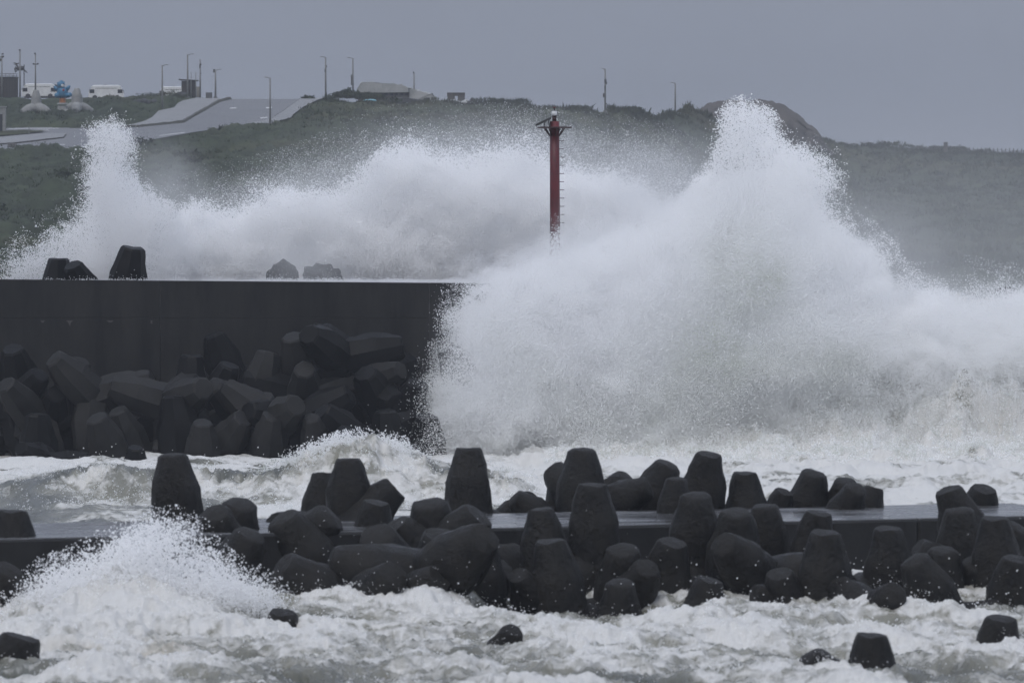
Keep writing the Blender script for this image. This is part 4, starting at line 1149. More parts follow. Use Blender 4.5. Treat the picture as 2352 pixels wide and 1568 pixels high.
# tarpaulin-covered building on the ridge
def outline_block(name, pts, D0, depth, m, parent, sub=8, rough=0.12):
    """a draped body: outline rings from front to back, swollen in the middle"""
    n = len(pts)
    b = bmesh.new(); rings = []
    cx = sum(p[0] for p in pts) / n; ymax = max(p[1] for p in pts)
    for k in range(sub + 1):
        t = k / sub; D = D0 + depth * t
        f = 0.86 + 0.14 * math.sin(math.pi * (0.2 + 0.6 * t))
        rings.append([b.verts.new(at(cx + (px - cx) * f, ymax - (ymax - py) * f, D0) + Vector((random.gauss(0, rough), D - D0, random.gauss(0, rough)))) for px, py in pts])
    for k in range(sub):
        for i in range(n - 1):
            b.faces.new((rings[k][i], rings[k][i + 1], rings[k + 1][i + 1], rings[k + 1][i]))
    b.faces.new(rings[0]); b.faces.new(rings[-1])
    bmesh.ops.triangulate(b, faces=[f for f in b.faces if len(f.verts) > 4])
    bmesh.ops.recalc_face_normals(b, faces=b.faces)
    org = Vector(parent.location) if parent else Vector((0, 0, 0))
    for v in b.verts: v.co -= org
    me = bpy.data.meshes.new(name); b.to_mesh(me); b.free()
    return link(name, me, m, parent)
def densify(pts, n=3):
    out = []
    for i in range(len(pts) - 1):
        for k in range(n): out.append((pts[i][0] + (pts[i + 1][0] - pts[i][0]) * k / n, pts[i][1] + (pts[i + 1][1] - pts[i][1]) * k / n))
    return out + [pts[-1]]
DT = 772.0
root = empty('covered_building', at(900, 240, DT)); tag(root, 'long low building under grey tarpaulin on the ridge', 'building')
outline_block('tarpaulin', densify([(818, 212), (819, 203), (829, 188.5), (845, 188), (885, 191.5), (925, 195), (933, 198), (941, 203), (941, 213)], 4), DT, 6, M['tarp'], root, rough=.07)
outline_block('tarpaulin_end', densify([(936, 240), (937, 205), (941, 201), (962, 207), (990, 214), (1000, 222), (1009, 231), (1020, 238), (1024, 242)], 4), DT + .6, 5, M['tarp'], root, rough=.08)
p0 = at(822, 242, DT) - root.location; p1 = at(940, 212, DT) - root.location
b = MB(); b.box(((p0.x + p1.x) / 2, 2.6, (p0.z + p1.z) / 2), (p1.x - p0.x, 4.4, p1.z - p0.z)); b.build('wall', M['pillbox'], root)
for x0, x1 in ((858, 867), (870, 879), (882, 891), (894, 904), (905.5, 914.5), (917, 927), (929, 938)):
    a = at(x0, 219.5, DT) - root.location; c = at(x1, 212, DT) - root.location
    b = MB(); b.box(((a.x + c.x) / 2, .38, (a.z + c.z) / 2), (c.x - a.x, .06, c.z - a.z)); w = b.build('window', M['black'], root)
    b = MB(); b.box(((a.x + c.x) / 2 + .08, .34, (a.z + c.z) / 2 - .02), ((c.x - a.x) * .45, .03, (c.z - a.z) * .55)); b.build('pane', M['glass'], w)
outline = densify([(870, 240), (878, 232), (905, 225), (930, 223.5), (955, 228), (972, 229), (980, 224.5), (987, 224), (984, 232), (970, 238), (955, 241)], 3)
o = outline_block('upturned_boat', outline, 752, 2.2, M['darktarp'], None, rough=.03); tag(o, 'dark covered boat with upturned stern before the tarpaulin building', 'boat')
b = MB(); b.tube([(-.95, 0, -.03), (-.6, 0, 0), (0, 0, .03), (.6, 0, 0), (.82, 0, -.04), (.95, 0, -.1)], [.04, .15, .20, .16, .10, .05], 10); o = b.build('kayak', M['cyan'], None, True)
o.location = hill_point(850, 236, .30); o.scale = (.9, 1, .75); tag(o, 'pale blue kayak lying on the grass beside the dark boat', 'kayak')
b = MB()
for k in range(5): b.blob(((k - 2) * .75, .3 * (k % 2), 0), (.62, .6, .30 + .12 * (k % 3)), 3, .2, 20 + k)
o = b.build('tarpaulin_heap', M['tarp'], None, True); o.location = hill_point(1042, 241, .22); tag(o, 'crumpled pale tarpaulin at the foot of the stone gate', 'tarpaulin')
root = empty('stone_gate', at(1047.5, 240, 756)); tag(root, 'small square stone gate with see-through opening on the ridge', 'gate'); s = scale_at(756)
for x in (1036, 1059.5):
    b = MB(); b.box(((x - 1047.5) * s, 0, .62), ((17.4 if x < 1047 else 16.4) * s, 1.2, 1.5), bevel=.03); b.build('pier', M['pillbox'], root)
b = MB(); b.box((0, 0, 1.24), (41 * s, 1.16, .26)); b.build('lintel', M['pillbox'], root)
b = MB(); b.box((0, 0, 1.46), (41.5 * s, 1.3, .2), bevel=.06); b.build('cap', M['pillbox'], root)
b = MB(); b.box((0, 0, .15), (6.5 * s, 1.1, .5)); b.build('sill', M['pillbox'], root)
b = MB(); b.blob((0, 0, .1), (.85, .7, .42), 3, .12, 31); b.blob((0, 0, .5), (.26, .3, .36), 2, .1, 32); o = b.build('stone_lump', M['black'], None, True); o.location = hill_point(1083.5, 241, .05); tag(o, 'dark knobbed lump right of the stone gate', 'rock')

# shrubs: leafy clumps of small faces
def shrub(x, y, rx, rz, n, label, dD=0.0, leaf=.13, cat='shrub', group=None, ry=None):
    D = float(hill_D(x, y)) + dD
    root = empty('shrub', at(x, y, D)); tag(root, label, cat, group)
    P = RNG.normal(0, 1, (n, 3)); P /= np.linalg.norm(P, axis=1)[:, None]
    P *= (RNG.random(n) ** .4)[:, None]
    P[:, 2] = np.abs(P[:, 2])
    lump = 0.75 + 0.35 * np.sin(P[:, 0] * 5 + x) * np.cos(P[:, 1] * 4)
    P *= np.stack([np.full(n, rx), np.full(n, ry or rx * .7), rz * lump], -1)
    V = np.repeat(P, 3, 0) + RNG.normal(0, leaf, (n * 3, 3)) * np.array([1, 1, 1.4])
    me = bpy.data.meshes.new('foliage'); me.from_pydata(V.tolist(), [], np.arange(n * 3).reshape(-1, 3).tolist())
    link('foliage', me, M['grass'], root)
    b = MB()
    for k in range(4): b.tube([(random.uniform(-.2, .2) * rx, 0, -.3), (random.uniform(-.5, .5) * rx, 0, rz * .6)], [.05, .02], 5)
    b.build('stem', M['shed'], root)
GR = 'shrubs along the ridge'
shrub(708, 229.5, .95, .52, 500, 'low shrub at the top of the right pavement', group=GR)
shrub(800, 222, 2.3, .95, 1800, 'dense hedge left of the tarpaulin building', dD=22, group=GR)
shrub(850, 224, 2.2, .6, 1200, 'low hedge below the tarpaulin building windows', dD=20, group=GR)
shrub(1130, 241, 1.6, .5, 700, 'shrub on the ridge right of the dark lump', group=GR)
shrub(1330, 254, 1.6, .7, 700, 'spiky shrub on the ridge right of the red beacon', group=GR)
shrub(1445, 258, 2.2, .8, 900, 'bushy ridge shrub between the two right lamps', group=GR)
shrub(1600, 270, 1.8, 1.0, 800, 'tall shrub at the left foot of the rocky knoll', group=GR)
shrub(520, 300, 1.2, .62, 500, 'bare straggly shrub at the roadside below the lamp bend', leaf=.09, group='shrubs on the slope')
shrub(432, 368, 2.0, .9, 700, 'pale broad-leaved shrub on the slope below the road', leaf=.2, group='shrubs on the slope')
shrub(2185, 349, 2.6, 1.1, 900, 'rounded shrub beside the stone post on the right ridge', group=GR)

# rocky knoll on the right ridge
def knoll():
    prof = [(1575, 290), (1598, 268), (1612, 252), (1630, 240), (1660, 234), (1700, 231), (1725, 236), (1745, 231), (1775, 233), (1800, 242), (1830, 262), (1850, 285), (1875, 300), (1888, 318), (1896, 336), (1915, 352)]
    n = 90; m = 34
    xs = np.linspace(1575, 1915, n)
    tops = poly(xs, prof)
    D0 = 880.0
    P = np.zeros((m, n, 3))
    for j in range(m):
        t = j / (m - 1)
        ang = math.pi * t
        f = math.sin(ang) ** 0.75 if 0 < t < 1 else 0
        yy = 372 - (372 - tops) * f
        X, Yw, Z = at_np(xs, yy, np.full(n, D0))
        off = -math.cos(ang) * 11 * (np.clip((372 - tops) / 130, .1, 1))
        nz = n2(N2B, X / 40 + .2, Z / 40 + t * .5) * 0.45 + n2(N2A, X / 60, Z / 30 + t) * 0.5
        P[j] = np.stack([X, D0 + off + nz, Z + 0.35 * nz * f], -1)
    o = link('rocky_knoll', grid_mesh('rocky_knoll', P), M['cliff'])
    tag(o, 'brown rocky knoll on the right ridge behind the tallest spray', 'rock')
knoll()
# fence along the right ridge, and a stone post
root = empty('ridge_fence', at(2240, 348, 900)); tag(root, 'row of thin fence posts along the far right ridge', 'fence')
for k in range(30):
    x = 2098 + k * 9.2
    yb = float(poly(x, CREST)) + 1
    D = float(hill_D(x, yb))
    q = at(x, yb, D) - root.location
    b = MB(); b.box((q.x, q.y, q.z + .28), (.14, .12, random.uniform(.8, 1.0))); b.build('post', M['box'], root)
prev = None
b = MB(); b.tube([at(2098 + k * 30, float(poly(2098 + k * 30, CREST)) - 4.5, float(hill_D(2098 + k * 30, 349))) - root.location for k in range(10)], .035, 5); b.build('wire', M['box'], root)
root = empty('stone_post', at(2172, 347, 905)); tag(root, 'square stone post on the right ridge', 'post')
b = MB(); b.box((0, 0, .55), (.62, .6, 1.5), bevel=.03); b.build('shaft', M['pillbox'], root)
b = MB(); b.box((0, 0, 1.33), (.72, .7, .12), bevel=.02); b.build('cap', M['pillbox'], root)

# ------------------------------------------------------------------ red harbour beacon on the sea wall
DT = 221.0
tower = empty('harbour_beacon', at(1274.5, 648, DT)); tag(tower, 'red harbour beacon column with lantern and solar panel rising from spray', 'beacon')
o0 = tower.location; s = scale_at(DT)
def tp(x, y, dy=0.0): q = at(x, y, DT) - o0; return Vector((q.x, dy, q.z))
b = MB(); b.tube([tp(1275.3, 655), tp(1274.2, 400), tp(1273.7, 279)], [.205, .19, .182], 20); b.build('column', M['red'], tower, True)
b = MB(); b.tube([tp(1273.5, 281), tp(1273.2, 266.5)], [.085, .085], 14); b.build('neck', M['darkred'], tower, True)
p_ = tp(1273.6, 293.5)
b = MB(); b.tube([p_ + Vector((0, 0, -.02)), p_ + Vector((0, 0, .025))], [.67, .67], 24); plat = b.build('gallery', M['darkred'], tower)
for k in range(8):
    a = math.pi * 2 * k / 8 + .2
    d = Vector((math.cos(a), math.sin(a), 0))
    b = MB(); b.tube([p_ + d * .19 + Vector((0, 0, -.33)), p_ + d * .40 + Vector((0, 0, -.03))], .022, 5); b.build('bracket', M['darkred'], plat)
b = MB(); b.tube([tp(1273.2, 266.3), tp(1273.2, 265.8)], .13, 16); b.build('lantern_base', M['darksteel'], tower)
b = MB(); b.tube([tp(1273.2, 265.7), tp(1273.2, 255)], [.112, .108], 16); lan = b.build('lantern', M['lens'], tower, True)
b = MB(); b.tube([tp(1273.2, 254.9), tp(1273.2, 254.0)], .12, 16); b.build('lantern_lid', M['darksteel'], lan)
b = MB(); b.tube([tp(1273.2, 254.0), tp(1273.2, 248)], .03, 8); b.build('stem', M['darksteel'], lan)
b = MB(); b.tube([tp(1273.2, 248), tp(1273.2, 246.3)], .062, 12); b.build('red_cap', M['red'], lan)
b = MB(); b.tube([tp(1273.2, 246.3), tp(1273.2, 239)], .006, 5); b.build('spike', M['darksteel'], lan)
a, c = tp(1231, 288), tp(1265.5, 271.5)
ang = math.atan2(c.z - a.z, c.x - a.x)
b = MB(); b.box((a + c) / 2 + Vector((0, -.05, .02)), ((c - a).length, .55, .035), rot=Matrix.Rotation(-ang, 4, 'Y')); pan = b.build('solar_panel', M['solar'], tower)
for yy in (-.34, .24):
    b = MB(); b.box((a + c) / 2 + Vector((0, yy, -.005)), ((c - a).length + .02, .03, .06), rot=Matrix.Rotation(-ang, 4, 'Y')); b.build('panel_frame', M['darksteel'], pan)
b = MB(); b.tube([tp(1250, 292), tp(1251, 281)], .02, 5); b.tube([tp(1262, 292), tp(1260, 276)], .02, 5); b.build('panel_strut', M['darksteel'], pan)
for k in range(17):
    y = 323.6 + 18.8 * k
    cx = 1273.9 + (y - 320) * .0045
    b = MB(); b.tube([tp(cx + 10, y), tp(cx + 21.5, y)], .0145, 6); b.build('rung', M['darkred'], tower)
# ------------------------------------------------------------------ flying spray: clouds of single drops
def point_object(name, P, R, T, label, cat='spray'):
    me = bpy.data.meshes.new(name)
    me.vertices.add(len(P)); me.vertices.foreach_set('co', np.ascontiguousarray(P, np.float32).reshape(-1))
    float_attr(me, 'rad', R); float_attr(me, 'tint', T)
    me.update()
    o = link(name, me, M['spray'])
    ng = bpy.data.node_groups.get('drops') or make_drop_group()
    md = o.modifiers.new('drops', 'NODES'); md.node_group = ng
    return tag(o, label, cat, kind='stuff')

def make_drop_group():
    g = bpy.data.node_groups.new('drops', 'GeometryNodeTree')
    g.interface.new_socket('Geometry', in_out='INPUT', socket_type='NodeSocketGeometry')
    g.interface.new_socket('Geometry', in_out='OUTPUT', socket_type='NodeSocketGeometry')
    i = g.nodes.new('NodeGroupInput'); o = g.nodes.new('NodeGroupOutput')
    mp = g.nodes.new('GeometryNodeMeshToPoints'); na = g.nodes.new('GeometryNodeInputNamedAttribute')
    na.data_type = 'FLOAT'; na.inputs['Name'].default_value = 'rad'
    sm = g.nodes.new('GeometryNodeSetMaterial'); sm.inputs['Material'].default_value = M['spray']
    g.links.new(i.outputs[0], mp.inputs['Mesh'])
    g.links.new([s for s in na.outputs if s.enabled][0], mp.inputs['Radius'])
    g.links.new(mp.outputs[0], sm.inputs[0]); g.links.new(sm.outputs[0], o.inputs[0])
    return g

CELL = 4.0
GX0, GY0, GW, GH = -240, 160, 724, 368      # raster of 4 px cells over the spray region
_gx = GX0 + (np.arange(GW) + .5) * CELL; _gy = GY0 + (np.arange(GH) + .5) * CELL
_GX, _GY = np.meshgrid(_gx, _gy)

def blur(m, sig):
    fy = np.fft.fftfreq(m.shape[0])[:, None]; fx = np.fft.rfftfreq(m.shape[1])[None]
    return np.fft.irfft2(np.fft.rfft2(m) * np.exp(-2 * (math.pi * sig / CELL) ** 2 * (fx ** 2 + fy ** 2)), s=m.shape)

def plume(pg, D, T, tau, r0, sig=8, soft=0.18, amp=0.35, big=16.0, rsig=0.35, dens=None, holes=0.0, fine=0.25, flat=False, Dslope=0.0, tint=None, cap=900000, warp=0.0, polar=None, sheet=0.0, tear=0.0):
    """fill the outline pg (frame pixels at distance D) with a body of drops T metres deep"""
    m = inside(_GX, _GY, pg).astype(float)
    mb = np.clip(blur(m, sig), 0, 1)
    w = np.where((blur(m, sig + warp * 1.2) if warp else mb) > 0.02, 1.0, 0.0)
    if dens is not None:
        w = w * dens(_GX, _GY)
    area = w.sum() * CELL ** 2 * (D / FPX) ** 2
    n = int(min(tau * area / (math.pi * r0 ** 2 * math.exp(2 * rsig ** 2)), cap))
    cum = np.cumsum(w.reshape(-1)); cum /= cum[-1]
    idx = np.searchsorted(cum, RNG.random(n))
    x = GX0 + (idx % GW + RNG.random(n)) * CELL; y = GY0 + (idx // GW + RNG.random(n)) * CELL
    g = RNG.normal(0, 1, n)
    X, Y, Z = at_np(x, y, np.full(n, D))
    Yg = Y + g * T
    nl = n3(N3A, X / big, Yg / big, Z / big)
    nf = n3(N3B, X / (big * .28) + .3, Yg / (big * .28), Z / (big * .28))
    if polar is not None:      # threads of water thrown outwards from the point of impact
        an = np.arctan2(polar[1] - y, x - polar[0]); ra = np.hypot(x - polar[0], y - polar[1])
        ns = n3(N3C, an * .42, g * .05 + .5, ra / 1900.0)
        nf = .55 * nf + .85 * ns
    if sheet:                  # torn, folded sheets of water
        Y = Y + sheet * (n2(N2C, X / 24, Z / 17 + D * .013) + .55 * n2(N2H, X / 9 + .4, Z / 7)); g = g * .3
    x0, y0 = x, y
    if warp:
        nx = n3(N3A, X / (big * .7) + .37, Yg / (big * .7) + .2, Z / (big * .7) + .61)
        ny = n3(N3C, X / (big * .5) + .17, Yg / (big * .5) + .5, Z / (big * .5) + .81)
        x = x + warp * (nx + .5 * nf); y = y + warp * (.7 * nl + .9 * ny)
    # sample the blurred outline bilinearly
    fx = (x - GX0) / CELL - .5; fy = (y - GY0) / CELL - .5
    i = np.clip(np.floor(fx).astype(int), 0, GW - 2); j = np.clip(np.floor(fy).astype(int), 0, GH - 2)
    u = fx - i; v = fy - j
    b = mb[j, i] * (1 - u) * (1 - v) + mb[j, i + 1] * u * (1 - v) + mb[j + 1, i] * (1 - u) * v + mb[j + 1, i + 1] * u * v
    x, y = x0, y0
    depth = g * T * (0.35 + 0.65 * b) + Dslope * (1060 - y) / 400.0
    Y = Y + depth
    val = (b - 0.5) / soft + amp * nl / soft * 0.5 + fine * nf / soft * 0.5
    p = smooth01(val * 0.5 + 0.5)
    if tear:
        p = p * smooth01((nf + .35 * nl + (b - 0.62) * tear) / .35)
    if holes:
        p = p * np.clip(1 - holes * smooth01((-nl * .6 - nf * .5 - 0.2) / 1.2), 0, 1)
    keep = RNG.random(n) < p
    X, Y, Z = X[keep], Y[keep], Z[keep]
    R = r0 * np.exp(RNG.normal(0, rsig, len(X)))
    tt = np.zeros(len(X))
    if tint is not None:
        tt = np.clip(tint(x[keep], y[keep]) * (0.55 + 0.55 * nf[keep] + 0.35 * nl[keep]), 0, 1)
    return np.stack([X, Y, Z], -1), R, tt

def lace(pg, D, T, n, r0, r1, sig=10, lo=0.06, hi=0.75, tile=3.0, width=0.16, up=0.0):
    """flung drops and threads along the fringe of an outline: drops gather where the noise field crosses zero"""
    m = inside(_GX, _GY, pg).astype(float)
    mb = np.clip(blur(m, sig), 0, 1)
    w = ((mb > lo) & (mb < hi)) * (mb ** 0.7)
    cum = np.cumsum(w.reshape(-1)); cum /= cum[-1]
    idx = np.searchsorted(cum, RNG.random(n))
    x = GX0 + (idx % GW + RNG.random(n)) * CELL; y = GY0 + (idx // GW + RNG.random(n)) * CELL
    X, Y, Z = at_np(x, y, np.full(n, D)); Y = Y + RNG.normal(0, T, n)
    a = n3(N3C, X / tile, Y / tile * .4, Z / tile); c = n3(N3C, X / tile + .5, Y / tile * .4 + .2, Z / tile + .3)
    big = n3(N3A, X / (tile * 4), Y / (tile * 4), Z / (tile * 4))
    bb = mb.reshape(-1)[idx]
    keep = ((np.abs(a) < width) & (c > -0.5 + 0.5 * big)) | (RNG.random(n) < 0.02)
    keep &= RNG.random(n) < np.clip(bb * 2.0 + 0.12, 0, 1)
    k = keep.sum()
    R = r0 + (r1 - r0) * RNG.random(k) ** 2.5
    return np.stack([X[keep], Y[keep], Z[keep]], -1), R, np.zeros(k)

def merge(*a):
    return np.concatenate([q[0] for q in a]), np.concatenate([q[1] for q in a]), np.concatenate([q[2] for q in a])

JET = [(5, 720), (14, 640), (26, 625), (55, 590), (85, 562), (110, 542), (150, 525), (190, 510), (212, 480), (220, 430), (222, 400), (235, 380), (270, 380), (300, 400), (318, 420),
       (335, 440), (355, 460), (385, 450), (410, 490), (425, 540), (450, 720)]
JET_CORE = [(150, 720), (185, 560), (212, 490), (214, 420), (204, 365), (202, 325), (222, 302), (250, 284), (276, 288), (300, 318), (308, 370), (306, 430), (330, 500), (380, 570), (400, 720)]
BANK = [(340, 720), (380, 560), (415, 500), (445, 482), (480, 482), (505, 512), (530, 510), (560, 480), (600, 452), (650, 446), (700, 455), (760, 440), (820, 405), (875, 358), (925, 332), (975, 352), (1010, 388),
        (1060, 378), (1150, 360), (1230, 378), (1300, 395), (1380, 410), (1450, 412), (1500, 452), (1540, 490), (1600, 540), (1620, 720)]
HALO = [(380, 720), (420, 470), (560, 430), (700, 400), (800, 350), (900, 300), (1000, 300), (1150, 305), (1300, 325), (1420, 330), (1520, 350), (1600, 400), (1640, 720)]
VEIL = [(960, 740), (1050, 650), (1150, 605), (1225, 560), (1270, 540), (1330, 530), (1420, 520), (1500, 530), (1600, 570), (1600, 740)]
MAIN = [(950, 1085), (975, 1010), (1000, 930), (1020, 860), (1060, 800), (1045, 740), (1055, 690), (1085, 652), (1160, 650), (1220, 625), (1330, 590), (1420, 560), (1500, 530), (1540, 495), (1580, 470), (1620, 450),
        (1660, 430), (1695, 400), (1730, 390), (1775, 410), (1820, 430), (1850, 460), (1876, 500), (1915, 530), (1975, 560), (2015, 590),
        (2032, 640), (2050, 690), (2100, 694), (2150, 672), (2200, 662), (2250, 676), (2290, 692), (2352, 682), (2560, 690), (2560, 900), (2200, 960), (2000, 1040), (1600, 1085)]
TOP = [(1560, 560), (1590, 440), (1640, 405), (1652, 345), (1668, 285), (1696, 256), (1730, 254), (1754, 282), (1772, 318), (1802, 340), (1846, 362), (1876, 388), (1892, 414), (1874, 440), (1884, 480), (1880, 560), (1840, 680), (1760, 720), (1680, 690), (1620, 600)]
FSPLASH = [(-40, 1440), (-20, 1410), (40, 1390), (95, 1335), (130, 1312), (200, 1298), (250, 1260), (310, 1232), (350, 1214), (395, 1206), (430, 1216), (455, 1240), (480, 1280), (520, 1325), (600, 1350), (640, 1365),
           (640, 1410), (400, 1440)]
MIDTOP = [(600, 1100), (640, 1070), (680, 1045), (720, 1028), (760, 1018), (800, 1008), (850, 1004), (900, 1012), (935, 1035), (950, 1060), (900, 1080), (820, 1075), (740, 1085), (660, 1120)]

EDGE = [(945, 1080), (965, 990), (1000, 910), (1020, 830), (1040, 750), (1060, 700), (1090, 650), (1200, 640), (1200, 1080)]
RIGHTMIST = [(1480, 760), (1500, 520), (1700, 400), (1950, 400), (2560, 420), (2560, 760)]
LOBE = [(1760, 600), (1770, 400), (1800, 340), (1850, 334), (1898, 366), (1916, 404), (1886, 442), (1912, 484), (1930, 540), (1900, 620)]
def main_dens(x, y):
    d = np.ones_like(x)
    d -= 0.78 * np.exp(-((x - 1225) / 75) ** 2 - ((y - 1040) / 38) ** 2)
    d -= 0.5 * np.exp(-((x - 1080) / 60) ** 2 - ((y - 690) / 45) ** 2)
    d *= 1 - 0.74 * smooth01((x - 1560) / 260) * smooth01((y - 800 - (2000 - np.minimum(x, 2000)) * .16) / 90)
    return np.clip(d, 0.05, 1)
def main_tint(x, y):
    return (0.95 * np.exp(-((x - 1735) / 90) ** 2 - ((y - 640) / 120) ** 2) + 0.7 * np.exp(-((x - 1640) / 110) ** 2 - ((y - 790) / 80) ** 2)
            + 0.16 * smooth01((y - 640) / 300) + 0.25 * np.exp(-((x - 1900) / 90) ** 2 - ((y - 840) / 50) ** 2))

point_object('sea_spray', *merge(
    plume(JET, 227, 1.2, 2.8, .0105, sig=16, soft=.20, amp=.25, big=8, fine=.36, holes=.5, warp=9),
    plume(JET_CORE, 226, .8, 3.2, .0105, sig=10, soft=.14, amp=.3, big=6, fine=.5, holes=.8, warp=8, polar=(300, 760), tear=0.9),
    lace(JET_CORE, 226, .9, 200000, .006, .018, sig=18, lo=.04, hi=1.1, tile=4, width=.20)),
    'white jet of spray leaping up at the left behind the wall')
point_object('sea_spray', *merge(
    plume(BANK, 230, 2.6, 6.0, .0135, sig=22, soft=.26, amp=.22, big=13, fine=.25, holes=.3, cap=1200000, warp=13, polar=(900, 1100), sheet=.35),
    plume(HALO, 232, 3, 0.40, .0062, sig=34, soft=.45, amp=.35, big=20, holes=.7),
    plume(VEIL, 217.6, 1.0, 1.9, .010, sig=26, soft=.40, amp=.2, big=12, holes=.3),
    lace(BANK, 228, 1.5, 200000, .006, .013, sig=22, lo=.04, hi=1.1, tile=4, width=.14)),
    'long drifting bank of white spray behind the tall wall')
point_object('sea_spray', *merge(
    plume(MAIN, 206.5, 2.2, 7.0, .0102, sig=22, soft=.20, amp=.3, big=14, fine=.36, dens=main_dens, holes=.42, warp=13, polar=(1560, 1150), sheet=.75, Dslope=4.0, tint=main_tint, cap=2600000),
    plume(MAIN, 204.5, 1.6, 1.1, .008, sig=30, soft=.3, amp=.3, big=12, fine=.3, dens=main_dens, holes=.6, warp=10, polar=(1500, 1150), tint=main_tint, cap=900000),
    plume(EDGE, 207, 1.6, 0.9, .009, sig=30, soft=.40, amp=.3, big=9, holes=.5),
    plume(TOP, 210.5, .9, 3.4, .0125, sig=11, soft=.10, amp=.4, big=7, fine=.5, holes=.8, warp=8, polar=(1650, 900), tear=1.0),
    plume(LOBE, 209, .8, 3.0, .011, sig=10, soft=.10, amp=.4, big=6, fine=.5, holes=.8, warp=9, polar=(1650, 900), tear=1.3),
    lace(TOP, 210.5, 1.2, 380000, .006, .020, sig=20, lo=.03, hi=1.1, tile=3.5, width=.20),
    lace(MAIN, 208, 2.0, 300000, .005, .014, sig=20, lo=.03, hi=.8, tile=4, width=.16)),
    'towering burst of white spray over the end of the wall')
point_object('splash', *merge(
    plume(FSPLASH, 107.5, .5, 2.6, .0085, sig=12, soft=.08, amp=.35, big=3.5, fine=.3, holes=.9, cap=900000, warp=11, tear=1.5),
    lace(FSPLASH, 107.2, .5, 520000, .006, .021, sig=30, lo=.03, tile=1.5, width=.11, hi=1.1)),
    'splash of white water and drops at the lower left', 'splash')
point_object('wave_crest_spray', *merge(
    plume(MIDTOP, 165, .5, 4.5, .012, sig=12, soft=.12, amp=.34, big=5, fine=.5, holes=.4, tint=lambda x, y: 0.35 * smooth01((y - 1015) / 50)),
    lace(MIDTOP, 165, .5, 120000, .009, .022, sig=14, lo=.04, hi=1.1, tile=2.2, width=.18)),
    'ragged crest of the wave curling between the breakwaters', 'splash')

# froth standing on the sea surface
def froth(n, sample, rise, r0, r1, tile, thr):
    X, Y = sample(n)
    h, foam, sand = sea_fields(X, Y)
    a = n2(N2C, X / tile, Y / (tile * 1.4)); c = n2(N2B, X / (tile * .3), Y / (tile * .42))
    up = RNG.exponential(1.0, len(X)) * rise * (0.4 + np.clip(a + c, 0, 2.5))
    q = n3(N3C, X / (tile * .5), Y / (tile * .5), up / (tile * .5) + h / (tile * .5))
    ok = ((a * .6 + c * .5 + (foam - .75)) > thr) & (q > -0.1 + 1.5 * np.minimum(up / (rise * 3), 1.0) - .6)
    k = ok.sum(); up = up[ok]
    R = r0 + (r1 - r0) * RNG.random(k) ** 2
    return np.stack([X[ok], Y[ok], h[ok] + up - r0], -1), R, np.clip(sand[ok] * .9 + 0.35 * (c[ok] < .3), 0, 1)
def samp_px(x0, x1, D0, D1):
    def f(n):
        D = 1 / (RNG.uniform(1 / D1, 1 / D0, n)); x = RNG.uniform(x0, x1, n)
        return (x - 1176) / FPX * D, D
    return f
point_object('sea_froth', *merge(
    froth(130000, samp_px(-100, 2450, 91, 119), .022, .006, .015, 7, .35),
    froth(60000, samp_px(-100, 2450, 108, 117), .07, .007, .018, 5, .9)),
    'froth and small splashes over the foreground water', 'foam')
point_object('wave_froth', *merge(
    froth(110000, samp_px(-100, 1300, 158, 171), .05, .009, .022, 6, .30)),
    'froth tumbling down the breaking wave between the breakwaters', 'foam')
point_object('swell_froth', *merge(
    froth(480000, samp_px(1250, 2450, 197, 224), .10, .010, .026, 9, .1)),
    'froth over the great swell rolling in at the right', 'foam')
# water washing up round the feet of the tetrapods
def wash():
    out = []
    for (cx, cy_, s) in WASHED:
        k = 200
        an = RNG.uniform(math.pi * .95, math.pi * 2.05, k); cl = n3(N3C, an / 6.3 + cx * .1, np.full(k, cy_ * .13), np.full(k, .3))
        rr = s * (.75 + .55 * RNG.random(k))
        X = cx + np.cos(an) * rr; Y = cy_ + np.sin(an) * rr * 1.1
        h = sea_fields(X, Y)[0]
        Z = h + RNG.exponential(.07, k) * np.clip(.5 + cl, 0, 2.5) - .01
        ok = (cl > -.2) & (Y < cy_ + .5)
        out.append(np.stack([X, Y, Z], -1)[ok])
    P = np.concatenate(out)
    return P, RNG.uniform(.003, .008, len(P)), np.zeros(len(P))
point_object('tetrapod_wash', *wash(), 'white water washing up round the feet of the front tetrapods', 'foam')
# water sheeting over the top of the tall wall
n = 60000
x = 1180 - np.abs(RNG.normal(0, 420, n)); Y = RNG.uniform(211.1, 216, n); X = (x - 1176) / FPX * 213
z0 = CAM_H - (641.5 + px_of(X, WALL_D) * 0.0080 - 630) / FPX * WALL_D
w = n2(N2C, X / 9, Y / 5)
ok = w > -.5 + (1180 - x) / 900
point_object('wall_overwash', np.stack([X, Y, z0 + RNG.exponential(.018, n) * (1 + np.clip(w, 0, 3))], -1)[ok], RNG.uniform(.006, .014, n)[ok], np.zeros(n)[ok],
             'white water sheeting over the top of the tall wall', 'foam')
# single drops thrown up in front of the dark tetrapods
n = 170
x = np.concatenate([RNG.normal(650, 260, n // 2), RNG.uniform(300, 2352, n - n // 2)]); y = 1380 - np.abs(RNG.normal(0, 85, n))
X, Y, Z = at_np(x, y, RNG.uniform(104, 109, n))
point_object('flying_drops', np.stack([X, Y, Z], -1), RNG.uniform(.003, .009, n), np.zeros(n), 'single white drops flying in front of the dark tetrapods', 'spray')

